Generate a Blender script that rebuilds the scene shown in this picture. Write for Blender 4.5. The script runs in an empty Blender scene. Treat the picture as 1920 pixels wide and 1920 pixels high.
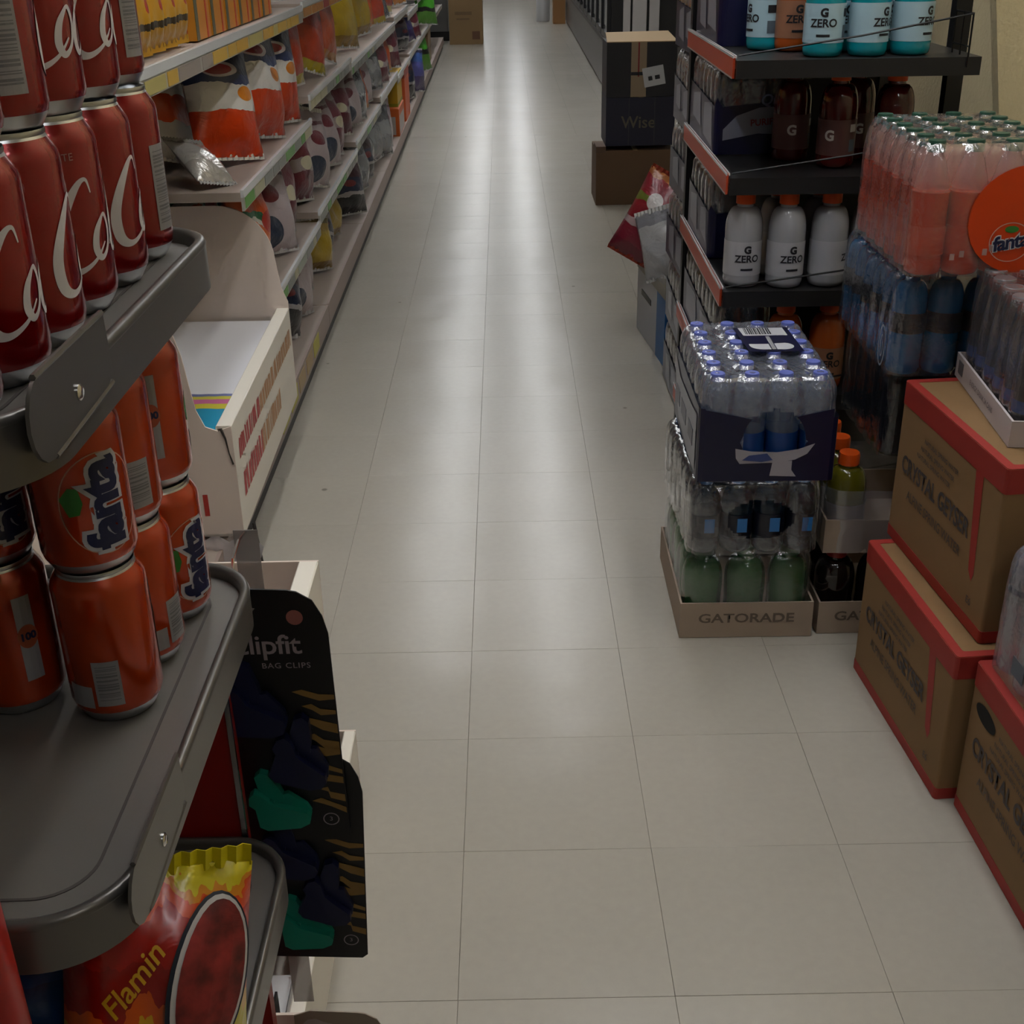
import bpy, bmesh, math, random
from mathutils import Vector, Matrix
random.seed(7)
PI = math.pi
sc = bpy.context.scene
COL = sc.collection

# ------------------------------------------------------------------ camera
FPX, CAMH, TH, ROLL = 2278.0, 1.352, math.radians(25.6), math.radians(1.1)
F = Vector((0, math.cos(TH), -math.sin(TH)))
U0 = Vector((0, math.sin(TH), math.cos(TH)))
R0 = Vector((1, 0, 0))
R = R0 * math.cos(ROLL) - U0 * math.sin(ROLL)
U = U0 * math.cos(ROLL) + R0 * math.sin(ROLL)
cd = bpy.data.cameras.new('camera')
cam = bpy.data.objects.new('camera', cd)
COL.objects.link(cam)
cd.sensor_width = 36.0
cd.lens = FPX / 1920 * 36.0
cd.clip_start = 0.02
m = Matrix.Identity(4)
for i in range(3):
    m[i][0], m[i][1], m[i][2], m[i][3] = R[i], U[i], -F[i], (0, 0, CAMH)[i]
cam.matrix_world = m
sc.camera = cam

# ------------------------------------------------------------------ world, view
w = bpy.data.worlds.new('world')
sc.world = w
w.use_nodes = True
w.node_tree.nodes['Background'].inputs[0].default_value = (0.9, 0.95, 1.0, 1)
w.node_tree.nodes['Background'].inputs[1].default_value = 0.05
sc.view_settings.view_transform = 'Standard'
sc.view_settings.look = 'None'
sc.view_settings.gamma = 1.0
sc.view_settings.use_curve_mapping = False
sc.view_settings.exposure = 0.2
sc.cycles.use_denoising = True
sc.cycles.max_bounces = 4
sc.cycles.diffuse_bounces = 2
sc.cycles.glossy_bounces = 2
sc.cycles.transmission_bounces = 3
sc.cycles.transparent_max_bounces = 10
sc.cycles.use_adaptive_sampling = True
sc.cycles.adaptive_threshold = .12
sc.cycles.adaptive_min_samples = 12
sc.cycles.caustics_reflective = False
sc.cycles.caustics_refractive = False
LIGHT = 12.5
LIGHT_ROWS = [(-0.5, 'over the left half of the main aisle', [1.25, 2.6, 7.3, 8.8, 10.3, 11.8, 13.8, 16.0, 18.2, 20.4, 22.6, 24.8, 27.0, 29.2, 31.4, 33.6]),
              (0.3, 'over the right half of the main aisle', [1.6, 2.93, 6.7, 8.1, 9.5, 10.9, 12.7, 14.9, 17.1, 19.3, 21.5, 23.7, 25.9, 28.1, 30.3, 32.5]),
              (0.85, 'added for fill along the right wall', [-.9, 1.6, 2.93]),  # unseen strips added to brighten wall and packs; first is fill behind the camera
              (-3.3, 'over the neighbouring aisle', [4.6, 8.2, 11.8, 15.4, 19.0, 22.6])]

# ------------------------------------------------------------------ materials
def lin(c):
    if isinstance(c, str):
        c = [int(c[i:i + 2], 16) / 255 for i in (0, 2, 4)]
        return tuple(x / 12.92 if x <= .04045 else ((x + .055) / 1.055) ** 2.4 for x in c)
    return tuple(c)

MATS = {}
def M(name, col='808080', rough=.5, metal=0., spec=.5, trans=0., alpha=1., coat=0., noise=None, bump=None, rvar=None, emit=0.):
    if name in MATS:
        return MATS[name]
    mt = bpy.data.materials.new(name)
    mt.use_nodes = True
    nt = mt.node_tree
    b = nt.nodes['Principled BSDF']
    c = lin(col)
    b.inputs['Base Color'].default_value = (*c, 1)
    b.inputs['Roughness'].default_value = rough
    b.inputs['Metallic'].default_value = metal
    b.inputs['Specular IOR Level'].default_value = spec
    b.inputs['Transmission Weight'].default_value = trans
    b.inputs['Alpha'].default_value = alpha
    b.inputs['Coat Weight'].default_value = coat
    b.inputs['Coat Roughness'].default_value = .08
    if emit:
        b.inputs['Emission Color'].default_value = (*c, 1)
        b.inputs['Emission Strength'].default_value = emit
    if noise or bump:
        tc = nt.nodes.new('ShaderNodeTexCoord')
    if noise:
        n = nt.nodes.new('ShaderNodeTexNoise')
        n.inputs['Scale'].default_value = noise[0]
        n.inputs['Detail'].default_value = 5
        nt.links.new(tc.outputs['Object'], n.inputs['Vector'])
        mr = nt.nodes.new('ShaderNodeMapRange')
        mr.inputs[3].default_value = 1 - noise[1]
        mr.inputs[4].default_value = 1 + noise[1]
        nt.links.new(n.outputs['Fac'], mr.inputs[0])
        mx = nt.nodes.new('ShaderNodeVectorMath')
        mx.operation = 'SCALE'
        mx.inputs[0].default_value = c
        nt.links.new(mr.outputs[0], mx.inputs['Scale'])
        nt.links.new(mx.outputs[0], b.inputs['Base Color'])
    if bump:
        n = nt.nodes.new('ShaderNodeTexNoise')
        n.inputs['Scale'].default_value = bump[0]
        n.inputs['Detail'].default_value = 4
        nt.links.new(tc.outputs['Object'], n.inputs['Vector'])
        bp = nt.nodes.new('ShaderNodeBump')
        bp.inputs['Strength'].default_value = bump[1]
        bp.inputs['Distance'].default_value = bump[2] if len(bump) > 2 else .01
        nt.links.new(n.outputs['Fac'], bp.inputs['Height'])
        nt.links.new(bp.outputs[0], b.inputs['Normal'])
    MATS[name] = mt
    return mt

def film_mat(name, tint='e8ecf2', haze=.1, gloss=.16, rough=.12, bump=(60, .6, .004)):
    """clear shrink film: mostly see-through, milky haze and glossy wrinkles"""
    if name in MATS:
        return MATS[name]
    mt = bpy.data.materials.new(name)
    mt.use_nodes = True
    nt = mt.node_tree
    nt.nodes.clear()
    out = nt.nodes.new('ShaderNodeOutputMaterial')
    tr = nt.nodes.new('ShaderNodeBsdfTransparent')
    tr.inputs[0].default_value = (.97, .97, .98, 1)
    gl = nt.nodes.new('ShaderNodeBsdfGlossy')
    gl.inputs['Roughness'].default_value = rough
    gl.inputs[0].default_value = (1, 1, 1, 1)
    df = nt.nodes.new('ShaderNodeBsdfDiffuse')
    df.inputs[0].default_value = (*lin(tint), 1)
    tl = nt.nodes.new('ShaderNodeBsdfTranslucent')
    tl.inputs[0].default_value = (*lin(tint), 1)
    ad = nt.nodes.new('ShaderNodeMixShader')
    ad.inputs[0].default_value = .5
    m1 = nt.nodes.new('ShaderNodeMixShader')
    m1.inputs[0].default_value = haze
    m2 = nt.nodes.new('ShaderNodeMixShader')
    lw = nt.nodes.new('ShaderNodeLayerWeight')
    lw.inputs[0].default_value = .25
    mr = nt.nodes.new('ShaderNodeMapRange')
    mr.inputs[3].default_value = gloss * .25
    mr.inputs[4].default_value = min(1, gloss * 4)
    tc = nt.nodes.new('ShaderNodeTexCoord')
    n = nt.nodes.new('ShaderNodeTexNoise')
    n.inputs['Scale'].default_value = bump[0]
    n.inputs['Detail'].default_value = 3
    n.inputs['Distortion'].default_value = .6
    bp = nt.nodes.new('ShaderNodeBump')
    bp.inputs['Strength'].default_value = bump[1]
    bp.inputs['Distance'].default_value = bump[2]
    L = nt.links.new
    L(tc.outputs['Object'], n.inputs['Vector'])
    L(n.outputs['Fac'], bp.inputs['Height'])
    L(bp.outputs[0], gl.inputs['Normal'])
    L(bp.outputs[0], lw.inputs['Normal'])
    L(lw.outputs['Facing'], mr.inputs[0])
    L(df.outputs[0], ad.inputs[1])
    L(tl.outputs[0], ad.inputs[2])
    L(tr.outputs[0], m1.inputs[1])
    L(ad.outputs[0], m1.inputs[2])
    L(mr.outputs[0], m2.inputs[0])
    L(m1.outputs[0], m2.inputs[1])
    L(gl.outputs[0], m2.inputs[2])
    L(m2.outputs[0], out.inputs[0])
    MATS[name] = mt
    return mt

def print_mat(name, stops, wob=.04, wscale=4., blobs=(), rough=.28, metal=0., crinkle=.5, axis='V', foil=None):
    """printed foil packet: bands along V (with a wavering border) and elliptical pictures, in UV space"""
    if name in MATS:
        return MATS[name]
    mt = bpy.data.materials.new(name)
    mt.use_nodes = True
    nt = mt.node_tree
    L = nt.links.new
    b = nt.nodes['Principled BSDF']
    b.inputs['Roughness'].default_value = rough
    b.inputs['Metallic'].default_value = metal
    b.inputs['Coat Weight'].default_value = .35
    b.inputs['Coat Roughness'].default_value = .15
    uv = nt.nodes.new('ShaderNodeUVMap')
    uv.uv_map = 'uv'
    n = nt.nodes.new('ShaderNodeTexNoise')
    n.inputs['Scale'].default_value = wscale
    n.inputs['Detail'].default_value = 3
    L(uv.outputs[0], n.inputs['Vector'])
    sp = nt.nodes.new('ShaderNodeSeparateXYZ')
    L(uv.outputs[0], sp.inputs[0])
    sub = nt.nodes.new('ShaderNodeMath')
    sub.operation = 'MULTIPLY_ADD'
    L(n.outputs['Fac'], sub.inputs[0])
    sub.inputs[1].default_value = wob * 2
    L(sp.outputs['Y' if axis == 'V' else 'X'], sub.inputs[2])
    s2 = nt.nodes.new('ShaderNodeMath')
    s2.operation = 'SUBTRACT'
    L(sub.outputs[0], s2.inputs[0])
    s2.inputs[1].default_value = wob
    cr = nt.nodes.new('ShaderNodeValToRGB')
    cr.color_ramp.interpolation = 'CONSTANT'
    els = cr.color_ramp.elements
    while len(els) < len(stops):
        els.new(.5)
    for e, (p, c) in zip(els, stops):
        e.position = p
        e.color = (*lin(c), 1)
    L(s2.outputs[0], cr.inputs[0])
    cur = cr.outputs[0]
    for (cx, cy, rx, ry, c) in blobs:
        mp = nt.nodes.new('ShaderNodeMapping')
        mp.inputs['Location'].default_value = (-cx / rx, -cy / ry, 0)
        mp.inputs['Scale'].default_value = (1 / rx, 1 / ry, 0)
        L(uv.outputs[0], mp.inputs[0])
        ln = nt.nodes.new('ShaderNodeVectorMath')
        ln.operation = 'LENGTH'
        L(mp.outputs[0], ln.inputs[0])
        lt = nt.nodes.new('ShaderNodeMath')
        lt.operation = 'LESS_THAN'
        L(ln.outputs['Value'], lt.inputs[0])
        lt.inputs[1].default_value = 1.0
        mx = nt.nodes.new('ShaderNodeMix')
        mx.data_type = 'RGBA'
        L(lt.outputs[0], mx.inputs[0])
        L(cur, mx.inputs[6])
        mx.inputs[7].default_value = (*lin(c), 1)
        cur = mx.outputs[2]
    L(cur, b.inputs['Base Color'])
    if crinkle:
        tc = nt.nodes.new('ShaderNodeTexCoord')
        n2 = nt.nodes.new('ShaderNodeTexNoise')
        n2.inputs['Scale'].default_value = 22
        n2.inputs['Detail'].default_value = 3
        n2.inputs['Distortion'].default_value = .8
        L(tc.outputs['Object'], n2.inputs['Vector'])
        bp = nt.nodes.new('ShaderNodeBump')
        bp.inputs['Strength'].default_value = crinkle
        bp.inputs['Distance'].default_value = .012
        L(n2.outputs['Fac'], bp.inputs['Height'])
        L(bp.outputs[0], b.inputs['Normal'])
    MATS[name] = mt
    return mt

# ------------------------------------------------------------------ mesh builder
class MB:
    def __init__(s):
        s.v, s.f, s.mi, s.uv = [], [], [], []
    def add(s, vs, fs, mi=0):
        o = len(s.v)
        s.v += [tuple(x) for x in vs]
        s.f += [tuple(o + i for i in q) for q in fs]
        s.mi += [mi] * len(fs)
        return s
    def box(s, x0, x1, y0, y1, z0, z1, mi=0):
        vs = [(x, y, z) for z in (z0, z1) for y in (y0, y1) for x in (x0, x1)]
        return s.add(vs, [(0, 2, 3, 1), (4, 5, 7, 6), (0, 1, 5, 4), (2, 6, 7, 3), (0, 4, 6, 2), (1, 3, 7, 5)], mi)
    def lathe(s, prof, seg=24, mi=0, cx=0, cy=0, cz=0, cap0=True, cap1=True):
        vs, fs = [], []
        for (r, z) in prof:
            for k in range(seg):
                a = 2 * PI * k / seg
                vs.append((cx + r * math.cos(a), cy + r * math.sin(a), cz + z))
        n = len(prof)
        for i in range(n - 1):
            for k in range(seg):
                k2 = (k + 1) % seg
                fs.append((i * seg + k, i * seg + k2, (i + 1) * seg + k2, (i + 1) * seg + k))
        if cap0:
            fs.append(tuple(reversed(range(seg))))
        if cap1:
            fs.append(tuple((n - 1) * seg + k for k in range(seg)))
        return s.add(vs, fs, mi)
    def tube(s, pts, r, seg=8, mi=0, closed=False):
        pts = [Vector(p) for p in pts]
        n = len(pts)
        vs, fs = [], []
        for i, p in enumerate(pts):
            a = pts[(i - 1) % n] if (closed or i > 0) else pts[i]
            c = pts[(i + 1) % n] if (closed or i < n - 1) else pts[i]
            t = (c - a).normalized()
            ref = Vector((0, 0, 1)) if abs(t.z) < .9 else Vector((1, 0, 0))
            x = t.cross(ref).normalized()
            y = x.cross(t).normalized()
            rr = r[i] if isinstance(r, (list, tuple)) else r
            for k in range(seg):
                q = 2 * PI * k / seg
                vs.append(p + x * rr * math.cos(q) + y * rr * math.sin(q))
        for i in range(n if closed else n - 1):
            j = (i + 1) % n
            for k in range(seg):
                k2 = (k + 1) % seg
                fs.append((i * seg + k, i * seg + k2, j * seg + k2, j * seg + k))
        if not closed:
            fs.append(tuple(reversed(range(seg))))
            fs.append(tuple((n - 1) * seg + k for k in range(seg)))
        return s.add(vs, fs, mi)
    def prism(s, loop, z0, z1, mi=0):
        n = len(loop)
        vs = [(x, y, z0) for x, y in loop] + [(x, y, z1) for x, y in loop]
        fs = [(i, (i + 1) % n, n + (i + 1) % n, n + i) for i in range(n)]
        fs += [tuple(reversed(range(n))), tuple(range(n, 2 * n))]
        return s.add(vs, fs, mi)
    def band(s, lo, li, z0, z1, mi=0):
        n = len(lo)
        vs = [(x, y, z0) for x, y in lo] + [(x, y, z1) for x, y in lo] + [(x, y, z1) for x, y in li] + [(x, y, z0) for x, y in li]
        fs = []
        for i in range(n):
            j = (i + 1) % n
            for k in range(4):
                k2 = (k + 1) % 4
                fs.append((k * n + i, k * n + j, k2 * n + j, k2 * n + i))
        return s.add(vs, fs, mi)
    def mesh(s, name, mats, smooth=0):
        me = bpy.data.meshes.new(name)
        me.from_pydata(s.v, [], s.f)
        for mt in mats:
            me.materials.append(mt)
        if len(mats) > 1:
            me.polygons.foreach_set('material_index', s.mi)
        if s.uv:
            ul = me.uv_layers.new(name='uv')
            for lp in me.loops:
                ul.data[lp.index].uv = s.uv[lp.vertex_index]
        bm = bmesh.new()
        bm.from_mesh(me)
        bmesh.ops.recalc_face_normals(bm, faces=bm.faces)
        bm.to_mesh(me)
        bm.free()
        if smooth:
            me.polygons.foreach_set('use_smooth', [True] * len(me.polygons))
            if smooth < 180:
                me.set_sharp_from_angle(angle=math.radians(smooth))
        me.update()
        return me
    def build(s, name, mats, parent=None, loc=(0, 0, 0), rot=(0, 0, 0), smooth=0):
        if not isinstance(mats, (list, tuple)):
            mats = [mats]
        return ob(name, s.mesh(name, mats, smooth), parent, loc, rot)

def ob(name, data, parent=None, loc=(0, 0, 0), rot=(0, 0, 0), scale=None):
    o = bpy.data.objects.new(name, data)
    COL.objects.link(o)
    o.parent = parent
    o.location = loc
    o.rotation_euler = rot
    if scale:
        o.scale = scale
    return o

def tag(o, label=None, cat=None, group=None, kind=None):
    if label: o['label'] = label
    if cat: o['category'] = cat
    if group: o['group'] = group
    if kind: o['kind'] = kind
    return o

def thing(name, label, cat, loc=(0, 0, 0), rotz=0, group=None, rot=None):
    o = ob(name, None, None, loc, rot or (0, 0, rotz))
    o.empty_display_size = .05
    return tag(o, label, cat, group)

def kids(o):
    return [c for c in bpy.data.objects if c.parent == o]

def copy_tree(o, ch, parent=None):
    """o with its parts (ch: list of (part, [sub-parts]))"""
    r = o.copy(); COL.objects.link(r); r.parent = parent
    for p, subs in ch:
        c = p.copy(); COL.objects.link(c); c.parent = r
        for q in subs:
            d = q.copy(); COL.objects.link(d); d.parent = c
    return r

def tree_of(o):
    al = list(COL.objects)
    return [(p, [q for q in al if q.parent == p]) for p in al if p.parent == o]

def rrect(x0, x1, y0, y1, r, n=6):
    out = []
    for cx, cy, a0 in ((x1 - r, y1 - r, 0), (x0 + r, y1 - r, PI / 2), (x0 + r, y0 + r, PI), (x1 - r, y0 + r, 1.5 * PI)):
        for k in range(n + 1):
            a = a0 + PI / 2 * k / n
            out.append((cx + r * math.cos(a), cy + r * math.sin(a)))
    return out

ORD = ['first', 'second', 'third', 'fourth', 'fifth', 'sixth', 'seventh', 'eighth', 'ninth', 'tenth', 'eleventh', 'twelfth', 'thirteenth', 'fourteenth', 'fifteenth', 'sixteenth', 'seventeenth', 'eighteenth', 'nineteenth', 'twentieth', 'twenty-first']

# ------------------------------------------------------------------ lettering
def text_bm(s, size=1., offset=0., align='CENTER', shear=0., space=1.):
    cu = bpy.data.curves.new('t', 'FONT')
    cu.body = s
    cu.size = size
    cu.offset = offset
    cu.shear = shear
    cu.space_character = space
    cu.align_x = align
    cu.align_y = 'CENTER'
    cu.resolution_u = 3
    o = bpy.data.objects.new('t', cu)
    COL.objects.link(o)
    me = bpy.data.meshes.new_from_object(o)
    bpy.data.objects.remove(o)
    bpy.data.curves.remove(cu)
    bm = bmesh.new()
    bm.from_mesh(me)
    bpy.data.meshes.remove(me)
    return bm

TEXTS = {}
def flat_text(name, s, size, mat, parent, loc, rot, offset=0., shear=0., space=1., sx=1., align='CENTER'):
    key = (s, size, mat.name, offset, shear, space, sx, align)
    if key not in TEXTS:
        bm = text_bm(s, size, offset, align, shear, space)
        for v in bm.verts:
            v.co.x *= sx
        me = bpy.data.meshes.new(name)
        bm.to_mesh(me)
        bm.free()
        me.materials.append(mat)
        TEXTS[key] = me
    return ob(name, TEXTS[key], parent, loc, rot)

def wrap_bm(bm, r, rot90=False, a0=0., z0=0., step=.006):
    """bend flat lettering (x along, y up) round a vertical cylinder of radius r"""
    if rot90:
        for v in bm.verts:
            v.co.x, v.co.y = -v.co.y, v.co.x
    xs = [v.co.x for v in bm.verts]
    x = min(xs) + step
    while x < max(xs):
        bmesh.ops.bisect_plane(bm, geom=bm.verts[:] + bm.edges[:] + bm.faces[:], plane_co=(x, 0, 0), plane_no=(1, 0, 0))
        x += step
    for v in bm.verts:
        a = a0 + v.co.x / r
        y = v.co.y
        v.co = (r * math.cos(a), r * math.sin(a), z0 + y)
    return bm

def bm_mesh(name, bms, mats):
    me = bpy.data.meshes.new(name)
    out = MB()
    for i, bm in enumerate(bms):
        bm.verts.index_update()
        out.add([v.co[:] for v in bm.verts], [[v.index for v in f.verts] for f in bm.faces], i if len(mats) > 1 else 0)
        bm.free()
    me.from_pydata(out.v, [], out.f)
    for mt in mats:
        me.materials.append(mt)
    me.polygons.foreach_set('material_index', out.mi)
    me.update()
    return me

def stroke_bm(strokes, step=8):
    """calligraphic strokes: lists of (x, y, width) through which a ribbon runs"""
    bm = bmesh.new()
    for st in strokes:
        P = [Vector(p) for p in st]
        pts = []
        for i in range(len(P) - 1):
            p0, p1, p2, p3 = P[max(0, i - 1)], P[i], P[i + 1], P[min(len(P) - 1, i + 2)]
            for k in range(step):
                t = k / step
                pts.append(.5 * ((2 * p1) + (p2 - p0) * t + (2 * p0 - 5 * p1 + 4 * p2 - p3) * t * t + (3 * p1 - p0 - 3 * p2 + p3) * t ** 3))
        pts.append(P[-1])
        prev = None
        for i, p in enumerate(pts):
            d = pts[min(i + 1, len(pts) - 1)] - pts[max(i - 1, 0)]
            nrm = Vector((-d.y, d.x, 0)).normalized() * max(p.z, .01) / 2
            a = bm.verts.new((p.x + nrm.x, p.y + nrm.y, 0))
            b = bm.verts.new((p.x - nrm.x, p.y - nrm.y, 0))
            if prev:
                bm.faces.new((prev[0], prev[1], b, a))
            prev = (a, b)
    return bm

def disc_bm(cx, cy, rx, ry, n=28, ring=0.):
    bm = bmesh.new()
    o = [bm.verts.new((cx + rx * math.cos(2 * PI * k / n), cy + ry * math.sin(2 * PI * k / n), 0)) for k in range(n)]
    if ring:
        i = [bm.verts.new((cx + (rx - ring) * math.cos(2 * PI * k / n), cy + (ry - ring) * math.sin(2 * PI * k / n), 0)) for k in range(n)]
        for k in range(n):
            bm.faces.new((o[k], o[(k + 1) % n], i[(k + 1) % n], i[k]))
    else:
        bm.faces.new(o)
    return bm

def rect_bm(x0, x1, y0, y1):
    bm = bmesh.new()
    bm.faces.new([bm.verts.new(p) for p in ((x0, y0, 0), (x1, y0, 0), (x1, y1, 0), (x0, y1, 0))])
    return bm

def poly_bm(pts):
    bm = bmesh.new()
    bm.faces.new([bm.verts.new((x, y, 0)) for x, y in pts])
    return bm

def clone_bm(bm):
    return bm.copy()

# script word in unit height ~1 (x along, y up)
def script_C(x):
    return [[(x + .62, .78, .02), (x + .52, .98, .05), (x + .36, .90, .11), (x + .18, .55, .17), (x + .10, .15, .19), (x + .20, -.22, .17), (x + .42, -.34, .10), (x + .70, -.22, .06), (x + .92, .02, .03)]]
def script_o(x):
    return [[(x + .22, .42, .05), (x + .08, .22, .12), (x + .06, -.04, .13), (x + .18, -.20, .09), (x + .33, -.06, .06), (x + .36, .22, .06), (x + .26, .42, .06), (x + .12, .34, .04)]]
def script_c(x):
    return [[(x + .32, .34, .05), (x + .20, .42, .06), (x + .08, .20, .12), (x + .08, -.06, .12), (x + .20, -.20, .08), (x + .42, -.02, .04)]]
def script_a(x):
    return script_o(x) + [[(x + .38, .44, .06), (x + .36, .1, .10), (x + .40, -.14, .08), (x + .54, -.10, .04)]]
def script_l(x):
    return [[(x + .0, -.05, .03), (x + .22, .5, .06), (x + .26, .95, .05), (x + .15, .9, .06), (x + .08, .3, .11), (x + .12, -.12, .09), (x + .3, -.1, .03)]]
def cola_strokes():
    s = script_C(0) + script_o(.66) + script_c(1.04) + script_a(1.40)
    s += [[(1.92, .2, .04), (2.0, .24, .07), (2.1, .22, .03)]]
    s += script_C(1.98) + script_o(2.64) + script_l(3.05) + script_a(3.30)
    return s

# ------------------------------------------------------------------ common materials
ALU = M('aluminium', 'c4c6c8', .28, 1.)
CHROME = M('chrome', 'e0e0e0', .15, 1.)
STEEL = M('grey_shelf_steel', '77726c', .42, .25, noise=(9, .08))
STEELD = M('grey_shelf_edge', '6a6661', .3, .55)
BLACK = M('black_steel', '101012', .4, .2)
WIRE = M('black_wire', '0c0c0d', .35, .3)
WHITE = M('white_print', 'e6e4e2', .45)
BLACKINK = M('black_ink', '15141a', .5)
NAVYINK = M('navy_ink', '10173f', .35)
GREY = M('grey_print', '9a9a9c', .5)
CARD = M('kraft_cardboard', '886843', .8, noise=(14, .06))
CARDP = M('pale_kraft_cardboard', 'a89583', .8, noise=(14, .06))
REDTAPE = M('red_box_print', '9c2a22', .6)
CREAM = M('cream_cardboard', 'ece4d6', .75, noise=(6, .03))
PINKC = M('cream_cardboard_inside', 'e4d3c6', .8, noise=(5, .03))
INKC = M('faded_brown_print', '4a4240', .7)

# ------------------------------------------------------------------ the room
def floor_material(name, tiles):
    mt = bpy.data.materials.new(name)
    mt.use_nodes = True
    nt = mt.node_tree
    L = nt.links.new
    b = nt.nodes['Principled BSDF']
    geo = nt.nodes.new('ShaderNodeNewGeometry')
    n1 = nt.nodes.new('ShaderNodeTexNoise'); n1.inputs['Scale'].default_value = 1.6; n1.inputs['Detail'].default_value = 6
    n2 = nt.nodes.new('ShaderNodeTexNoise'); n2.inputs['Scale'].default_value = 60; n2.inputs['Detail'].default_value = 3
    n3 = nt.nodes.new('ShaderNodeTexNoise'); n3.inputs['Scale'].default_value = 4.5; n3.inputs['Detail'].default_value = 1.5
    for n in (n1, n2, n3):
        L(geo.outputs['Position'], n.inputs['Vector'])
    base = lin('aba498')
    val = nt.nodes.new('ShaderNodeMath'); val.operation = 'MULTIPLY_ADD'
    L(n1.outputs['Fac'], val.inputs[0]); val.inputs[1].default_value = .22; val.inputs[2].default_value = .87
    val2 = nt.nodes.new('ShaderNodeMath'); val2.operation = 'MULTIPLY_ADD'
    L(n2.outputs['Fac'], val2.inputs[0]); val2.inputs[1].default_value = .10
    L(val.outputs[0], val2.inputs[2])
    cur = val2.outputs[0]
    oi = nt.nodes.new('ShaderNodeObjectInfo')
    v3 = nt.nodes.new('ShaderNodeMath'); v3.operation = 'MULTIPLY_ADD'
    L(oi.outputs['Random'], v3.inputs[0]); v3.inputs[1].default_value = .035
    L(cur, v3.inputs[2])
    cur = v3.outputs[0]
    if not tiles:
        br = nt.nodes.new('ShaderNodeTexBrick')
        br.offset = 0; br.inputs['Scale'].default_value = 1
        br.inputs['Brick Width'].default_value = .3048; br.inputs['Row Height'].default_value = .3048
        br.inputs['Mortar Size'].default_value = .0012
        br.inputs['Color1'].default_value = br.inputs['Color2'].default_value = (1, 1, 1, 1)
        br.inputs['Mortar'].default_value = (.75, .74, .72, 1)
        mp = nt.nodes.new('ShaderNodeMapping'); mp.inputs['Location'].default_value = (.089, -1.546 + .3048 * 6, 0)
        L(geo.outputs['Position'], mp.inputs[0]); L(mp.outputs[0], br.inputs['Vector'])
        mm = nt.nodes.new('ShaderNodeMath'); mm.operation = 'MULTIPLY'
        L(br.outputs['Color'], mm.inputs[0]); L(cur, mm.inputs[1])
        cur = mm.outputs[0]
    # small scuffs and dirt specks
    vo = nt.nodes.new('ShaderNodeTexVoronoi'); vo.inputs['Scale'].default_value = 3.1; vo.inputs['Randomness'].default_value = 1
    L(geo.outputs['Position'], vo.inputs['Vector'])
    sp = nt.nodes.new('ShaderNodeMapRange'); sp.inputs[1].default_value = .018; sp.inputs[2].default_value = .03; sp.inputs[3].default_value = .55; sp.inputs[4].default_value = 1
    L(vo.outputs['Distance'], sp.inputs[0])
    mm2 = nt.nodes.new('ShaderNodeMath'); mm2.operation = 'MULTIPLY'
    L(sp.outputs[0], mm2.inputs[0]); L(cur, mm2.inputs[1])
    sc_ = nt.nodes.new('ShaderNodeVectorMath'); sc_.operation = 'SCALE'
    sc_.inputs[0].default_value = base
    L(mm2.outputs[0], sc_.inputs['Scale'])
    L(sc_.outputs[0], b.inputs['Base Color'])
    b.inputs['Roughness'].default_value = .25
    b.inputs['Specular IOR Level'].default_value = .5
    bp = nt.nodes.new('ShaderNodeBump'); bp.inputs['Strength'].default_value = .22; bp.inputs['Distance'].default_value = .012
    L(n3.outputs['Fac'], bp.inputs['Height']); L(bp.outputs[0], b.inputs['Normal'])
    return mt

FLT = floor_material('waxed_vinyl_tile', True)
FLF = floor_material('waxed_vinyl_floor', False)
GROUT = M('dark_floor_joint', '9a9286', .8)
T0, TY0, TS = -.089, 1.546, .3048
YEND = TY0 + TS * 25
fl = MB()
fl.box(-6, 2.4, -3, YEND, -.06, -.004, 1)
fl.box(-6, 2.4, YEND, 36, -.06, 0, 0)
x0, x1 = T0 - 3 * TS, T0 + 5 * TS
fl.box(-6, x0, -3, YEND, -.004, 0, 0)
fl.box(x1, 2.4, -3, YEND, -.004, 0, 0)
fl.box(x0, x1, -3, TY0 - 3 * TS, -.004, 0, 0)
floor = fl.build('floor', [FLF, GROUT])
tag(floor, kind='structure')
tb = MB()
g, bv = .0002, .0005
tb.add([(g, g, -.004), (TS - g, g, -.004), (TS - g, TS - g, -.004), (g, TS - g, -.004),
        (g, g, -bv), (TS - g, g, -bv), (TS - g, TS - g, -bv), (g, TS - g, -bv),
        (g + bv, g + bv, 0), (TS - g - bv, g + bv, 0), (TS - g - bv, TS - g - bv, 0), (g + bv, TS - g - bv, 0)],
       [(8, 9, 10, 11)] + [(k, (k + 1) % 4, 4 + (k + 1) % 4, 4 + k) for k in range(4)] + [(4 + k, 4 + (k + 1) % 4, 8 + (k + 1) % 4, 8 + k) for k in range(4)])
tme = tb.mesh('floor_tile', [FLT])
for j in range(-3, 25):
    for i in range(-3, 5):
        ob('floor_tile', tme, floor, (T0 + i * TS, TY0 + j * TS, random.uniform(-.0003, 0)))

WALLM = M('beige_orange_peel_wall', 'dccba0', .75, bump=(90, .5, .004), noise=(3, .05))
WALLW = M('white_wall', 'c9c7c0', .7)
CEIL = M('white_ceiling', 'd8d6d0', .8)
tag(MB().box(-6, 2.4, -3, 36, 3.0, 3.1).build('ceiling', CEIL), kind='structure')
tag(MB().box(-6.1, -6, -3, 36, 0, 3).build('wall_left', WALLW), kind='structure')
tag(MB().box(2.4, 2.5, 5.2, 36, 0, 3).build('wall_right_far', WALLW), kind='structure')
wr = MB().box(1.25, 1.35, -3, 5.2, 0, 3)
wr.box(1.25, 2.5, 5.2, 5.3, 0, 3)
wr = tag(wr.build('wall_right', WALLM), kind='structure')
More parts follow.
